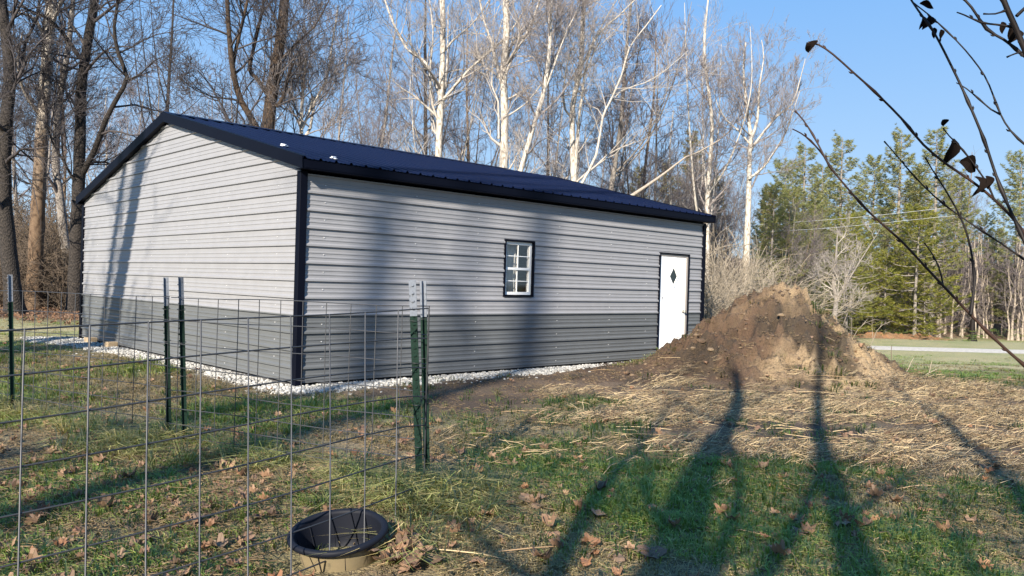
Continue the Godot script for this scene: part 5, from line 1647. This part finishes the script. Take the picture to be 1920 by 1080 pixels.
func make_near_branches() -> void:
	var t := thing("fruit_tree", "young fruit tree reaching in from the right with dark shoots and dead leaves", "tree", Vector3(2.75, 0, -2.35))
	var base := Vector3(2.75, 0, -2.35)
	var rng := RandomNumberGenerator.new(); rng.seed = 8
	# the trunk stands just outside the picture
	var tk := MB.new()
	tk.tube(PackedVector3Array([Vector3(0, -0.1, 0), Vector3(-0.03, 0.5, 0), Vector3(0.0, 1.0, 0.02), Vector3(-0.06, 1.6, 0.0), Vector3(-0.25, 2.2, -0.05), Vector3(-0.55, 2.9, -0.1)]), PackedFloat32Array([0.055, 0.045, 0.04, 0.033, 0.024, 0.012]), 10, true)
	part("trunk", tk.mesh(), M.shoot, t)
	var sh := func(list: Array, d0: float, d1: float, r0: float, r1: float, root: Vector3, m: Material):
		var ctrl := PackedVector3Array()
		for k in list.size():
			ctrl.append(at(list[k][0], list[k][1], lerpf(d0, d1, float(k) / (list.size() - 1))) - base)
		if root != Vector3.ZERO: ctrl.append(root)
		var pts := curve_pts(ctrl, 0.03)
		var rad := PackedFloat32Array()
		for k in pts.size():
			var u := float(k) / (pts.size() - 1)
			var r := lerpf(r0, r1, u)
			rad.append(r * (1.0 + (0.55 if k % 4 == 0 and rng.randf() < 0.55 else 0.0)))
		var b := MB.new()
		b.tube(pts, rad, 7)
		# buds, alternating on either side
		var k := 3
		while k < pts.size() - 3:
			var d := (pts[k] - pts[k + 1]).normalized()
			var s := d.cross(Vector3(rng.randfn(0, 0.4), rng.randfn(0, 0.4), 1)).normalized() * (1.0 if rng.randf() < 0.5 else -1.0)
			var p := pts[k] + s * rad[k] * 0.7
			b.tube(PackedVector3Array([p, p + (d * 0.8 + s * 0.5) * 0.007, p + (d * 1.0 + s * 0.35) * 0.013]), PackedFloat32Array([0.0026, 0.0030, 0.0006]), 5, true)
			k += rng.randi_range(2, 4)
		part("shoot", b.mesh(), m, t)
	var hub := Vector3(-0.04, 1.25, 0.0)
	sh.call([[1515, 80], [1535, 84], [1562, 102], [1600, 136], [1640, 172], [1690, 222], [1732, 272], [1775, 308], [1815, 335], [1862, 372], [1912, 425], [1960, 500], [2060, 640]], 2.5, 2.4, 0.0026, 0.0075, hub, M.shoot_red)
	sh.call([[1706, -4], [1722, 20], [1752, 62], [1790, 136], [1815, 190], [1845, 262], [1868, 330], [1888, 380], [1912, 432], [1950, 510], [2060, 650]], 2.6, 2.35, 0.0030, 0.008, hub, M.shoot)
	sh.call([[1712, 5], [1742, 28], [1775, 58], [1810, 94], [1845, 140], [1862, 178], [1876, 214], [1895, 245], [1930, 278], [2000, 330], [2080, 420]], 2.7, 2.5, 0.0020, 0.005, Vector3(-0.05, 1.5, 0), M.shoot)
	sh.call([[1793, 155], [1812, 166], [1835, 185], [1858, 205], [1876, 214]], 2.62, 2.55, 0.0016, 0.003, Vector3.ZERO, M.shoot)
	sh.call([[1803, -6], [1822, 14], [1850, 54], [1882, 74], [1905, 92], [1940, 122], [2010, 180], [2080, 280]], 2.5, 2.4, 0.0036, 0.007, Vector3(-0.06, 1.62, 0), M.shoot)
	sh.call([[1878, -10], [1890, 20], [1902, 46], [1916, 80], [1934, 120], [1965, 190], [2040, 300]], 2.3, 2.3, 0.0075, 0.0125, Vector3(-0.05, 1.5, 0), M.shoot)
	sh.call([[1794, 23], [1808, 28], [1840, 42], [1868, 46], [1897, 50]], 2.36, 2.32, 0.0018, 0.0034, Vector3.ZERO, M.shoot)
	sh.call([[1844, 26], [1866, 26], [1884, 20]], 2.3, 2.3, 0.0018, 0.003, Vector3.ZERO, M.shoot)
	sh.call([[1960, -20], [1925, 12], [1906, 30]], 2.3, 2.3, 0.004, 0.005, Vector3.ZERO, M.shoot)
	sh.call([[1888, 107], [1905, 100], [1925, 96]], 2.4, 2.4, 0.002, 0.003, Vector3.ZERO, M.shoot)
	# the long shoot that crosses in front of the lawn, and those that leave it
	sh.call([[1491, 208], [1506, 225], [1524, 252], [1541, 284], [1556, 312], [1585, 348], [1630, 398], [1690, 452], [1735, 500], [1780, 548], [1822, 592], [1870, 640], [1925, 688], [2000, 745], [2080, 790]], 2.55, 2.3, 0.0022, 0.0078, Vector3(-0.02, 0.8, 0), M.shoot_red)
	sh.call([[1486, 242], [1502, 250], [1520, 264], [1538, 284], [1550, 300]], 2.5, 2.53, 0.0018, 0.003, Vector3.ZERO, M.shoot_red)
	sh.call([[1735, 295], [1748, 318], [1772, 355], [1800, 405], [1815, 445], [1824, 490], [1827, 530], [1824, 560], [1820, 590]], 2.45, 2.36, 0.0018, 0.0042, Vector3.ZERO, M.shoot)
	sh.call([[1733, 455], [1748, 476], [1760, 500], [1768, 532]], 2.45, 2.42, 0.0015, 0.0026, Vector3.ZERO, M.shoot)
	sh.call([[1658, 265], [1680, 290], [1712, 328], [1752, 368], [1790, 398], [1840, 432], [1900, 472], [1960, 515], [2060, 590]], 2.6, 2.4, 0.0018, 0.0055, Vector3(-0.03, 1.05, 0), M.shoot)
	sh.call([[1768, 240], [1780, 255], [1806, 282], [1832, 316], [1852, 346], [1866, 378]], 2.45, 2.42, 0.0017, 0.003, Vector3.ZERO, M.shoot)
	# dead leaves still hanging on
	for e in [[1517, 88, 2.5, 0.030, 0.4, 0.022], [1738, 10, 2.6, 0.045, 1.2, 0.012], [1726, 42, 2.6, 0.045, 0.1, 0.014], [1736, 42, 2.6, 0.05, -0.2, 0.02], [1752, 62, 2.6, 0.035, 0.1, 0.009], [1765, 64, 2.65, 0.03, 0.1, 0.009], [1770, 230, 2.45, 0.02, 0.2, 0.012], [1780, 285, 2.45, 0.085, -0.25, 0.020], [1816, 310, 2.45, 0.055, 1.1, 0.026], [1828, 350, 2.42, 0.06, 0.2, 0.03], [1852, 342, 2.42, 0.04, 0.3, 0.014], [1893, 58, 2.4, 0.045, 0.15, 0.016], [1898, 68, 2.4, 0.05, -0.2, 0.02], [1880, 52, 2.4, 0.035, 0.1, 0.010]]:
		var p := at(e[0], e[1], e[2]) - base
		var b := MB.new()
		var ln: float = e[3]; var wd: float = e[5]
		var prev := []
		for k in 7:
			var u := k / 6.0
			var wv := wd * sin(PI * clampf(u * 0.92 + 0.06, 0, 1))
			var c := Vector3(0.25 * wd * sin(u * 5.0), ln * (0.5 - u), 0.4 * wd * sin(u * 4.0))
			var row := [c + Vector3(-wv, 0.15 * wv, wv * 0.55), c, c + Vector3(wv * 0.8, 0.1 * wv, wv * 0.7)]
			if k > 0:
				for s in 2: b.quad(row[s], row[s + 1], prev[s + 1], prev[s])
			prev = row
		var lf := part("dead_leaf", b.mesh(), M.deadleaf, t)
		lf.position = p
		lf.rotation = Vector3(0, rng.randf_range(-0.6, 0.6), e[4])

# ------------------------------------------------------------------ trees behind us, known by the shadows they throw
func make_shade_trees() -> void:
	var shade := [
		# x, D, height, radius, lean x, limbs, side branches, label
		[-15.4, 3.0, 13.0, 0.50, 6.6, 3, 9, "large leaning bare tree off to the left that shades the gable wall"],
		[-17.6, -2.0, 16.0, 0.26, 5.8, 5, 11, "slimmer bare tree beyond the large leaning one, off to the left"],
		[-13.6, -22.0, 27.0, 0.30, 0.8, 1, 2, "tall bare tree behind the viewer that shades the long wall left of the window"],
		[-12.5, -23.0, 28.0, 0.34, 0.9, 1, 2, "tall bare tree behind the viewer that shades the long wall by the window"],
		[-0.65, -3.0, 9.8, 0.16, 0.1, 0, 2, "bare tree behind the viewer whose shadow crosses the straw"],
		[0.2, -4.0, 9.0, 0.14, 0.1, 0, 2, "slim bare tree behind the viewer shading the right of the straw"],
		[-1.75, -3.0, 8.4, 0.27, 0.2, 3, 7, "broad bare tree behind the viewer shading the near grass"],
		[0.5, -4.5, 6.6, 0.2, 0.3, 3, 4, "bare tree behind the viewer shading the right foreground"]]
	for k in shade.size():
		var e = shade[k]
		var r2 := RandomNumberGenerator.new(); r2.seed = 700 + k
		var p := plain_trunk(e[0], e[1], e[2], e[3], Vector2(e[4], 0.2), r2, e[5])
		tree("shade_tree", e[7], "", p, M.bark_dark, M.twig_dark, 720 + k, opts(e[6], 2.2 if e[2] < 20.0 else 4.5, [3, 4] if e[2] < 20.0 else [6, 5], {"thin": 0.008, "top": 30.0, "lift": 0.1, "bare": 0.45}))

func _ready() -> void:
	# camera
	var cam := Camera3D.new()
	cam.name = "camera"
	add_child(cam)
	cam.position = Vector3(0, EYE, 0)
	cam.basis = Basis(Vector3.RIGHT, -PITCH) * Basis(Vector3.BACK, ROLL)
	cam.fov = rad_to_deg(2.0 * atan(540.0 / FPX))
	cam.near = 0.05
	cam.far = 1500.0
	cam.current = true
	# sky and exposure
	var env := Environment.new()
	env.background_mode = Environment.BG_SKY
	var sky := Sky.new()
	var ps := ProceduralSkyMaterial.new()
	ps.sky_top_color = Color(0.258, 0.455, 0.665)
	ps.sky_horizon_color = Color(0.575, 0.655, 0.705)
	ps.sky_curve = 0.16
	ps.ground_bottom_color = Color(0.25, 0.22, 0.17)
	ps.ground_horizon_color = Color(0.6, 0.65, 0.68)
	ps.sun_angle_max = 0.0
	sky.sky_material = ps
	env.sky = sky
	env.ambient_light_source = Environment.AMBIENT_SOURCE_SKY
	env.tonemap_mode = Environment.TONE_MAPPER_LINEAR
	env.tonemap_exposure = 2.35
	env.sdfgi_enabled = true
	env.ssao_enabled = true
	env.ssil_enabled = true
	var we := WorldEnvironment.new()
	we.name = "world"
	we.environment = env
	add_child(we)
	# sun: low, behind us and to the left
	var sun := DirectionalLight3D.new()
	sun.name = "sun"
	sun.light_color = Color(1.0, 0.955, 0.88)
	sun.light_energy = 1.6
	sun.light_angular_distance = 0.5
	sun.shadow_enabled = true
	add_child(sun)
	var away := deg_to_rad(18.5); var el := deg_to_rad(26.5)
	sun.look_at_from_position(Vector3.ZERO, Vector3(sin(away) * cos(el), -sin(el), -cos(away) * cos(el)))

	bumps.seed = 3; bumps.frequency = 0.35; bumps.fractal_octaves = 3
	patches.seed = 9; patches.frequency = 0.22; patches.fractal_octaves = 4
	fine.seed = 15; fine.frequency = 0.09; fine.fractal_octaves = 4
	var clock := Time.get_ticks_msec()
	make_materials()
	make_ground()
	print("ground ", Time.get_ticks_msec() - clock)
	make_building()
	make_mound()
	make_woods()
	print("woods ", Time.get_ticks_msec() - clock)
	make_pines()
	make_shade_trees()
	print("trees ", Time.get_ticks_msec() - clock)
	make_fence()
	make_tub()
	make_right_side()
	make_near_branches()
	make_cover()
	print("all ", Time.get_ticks_msec() - clock)
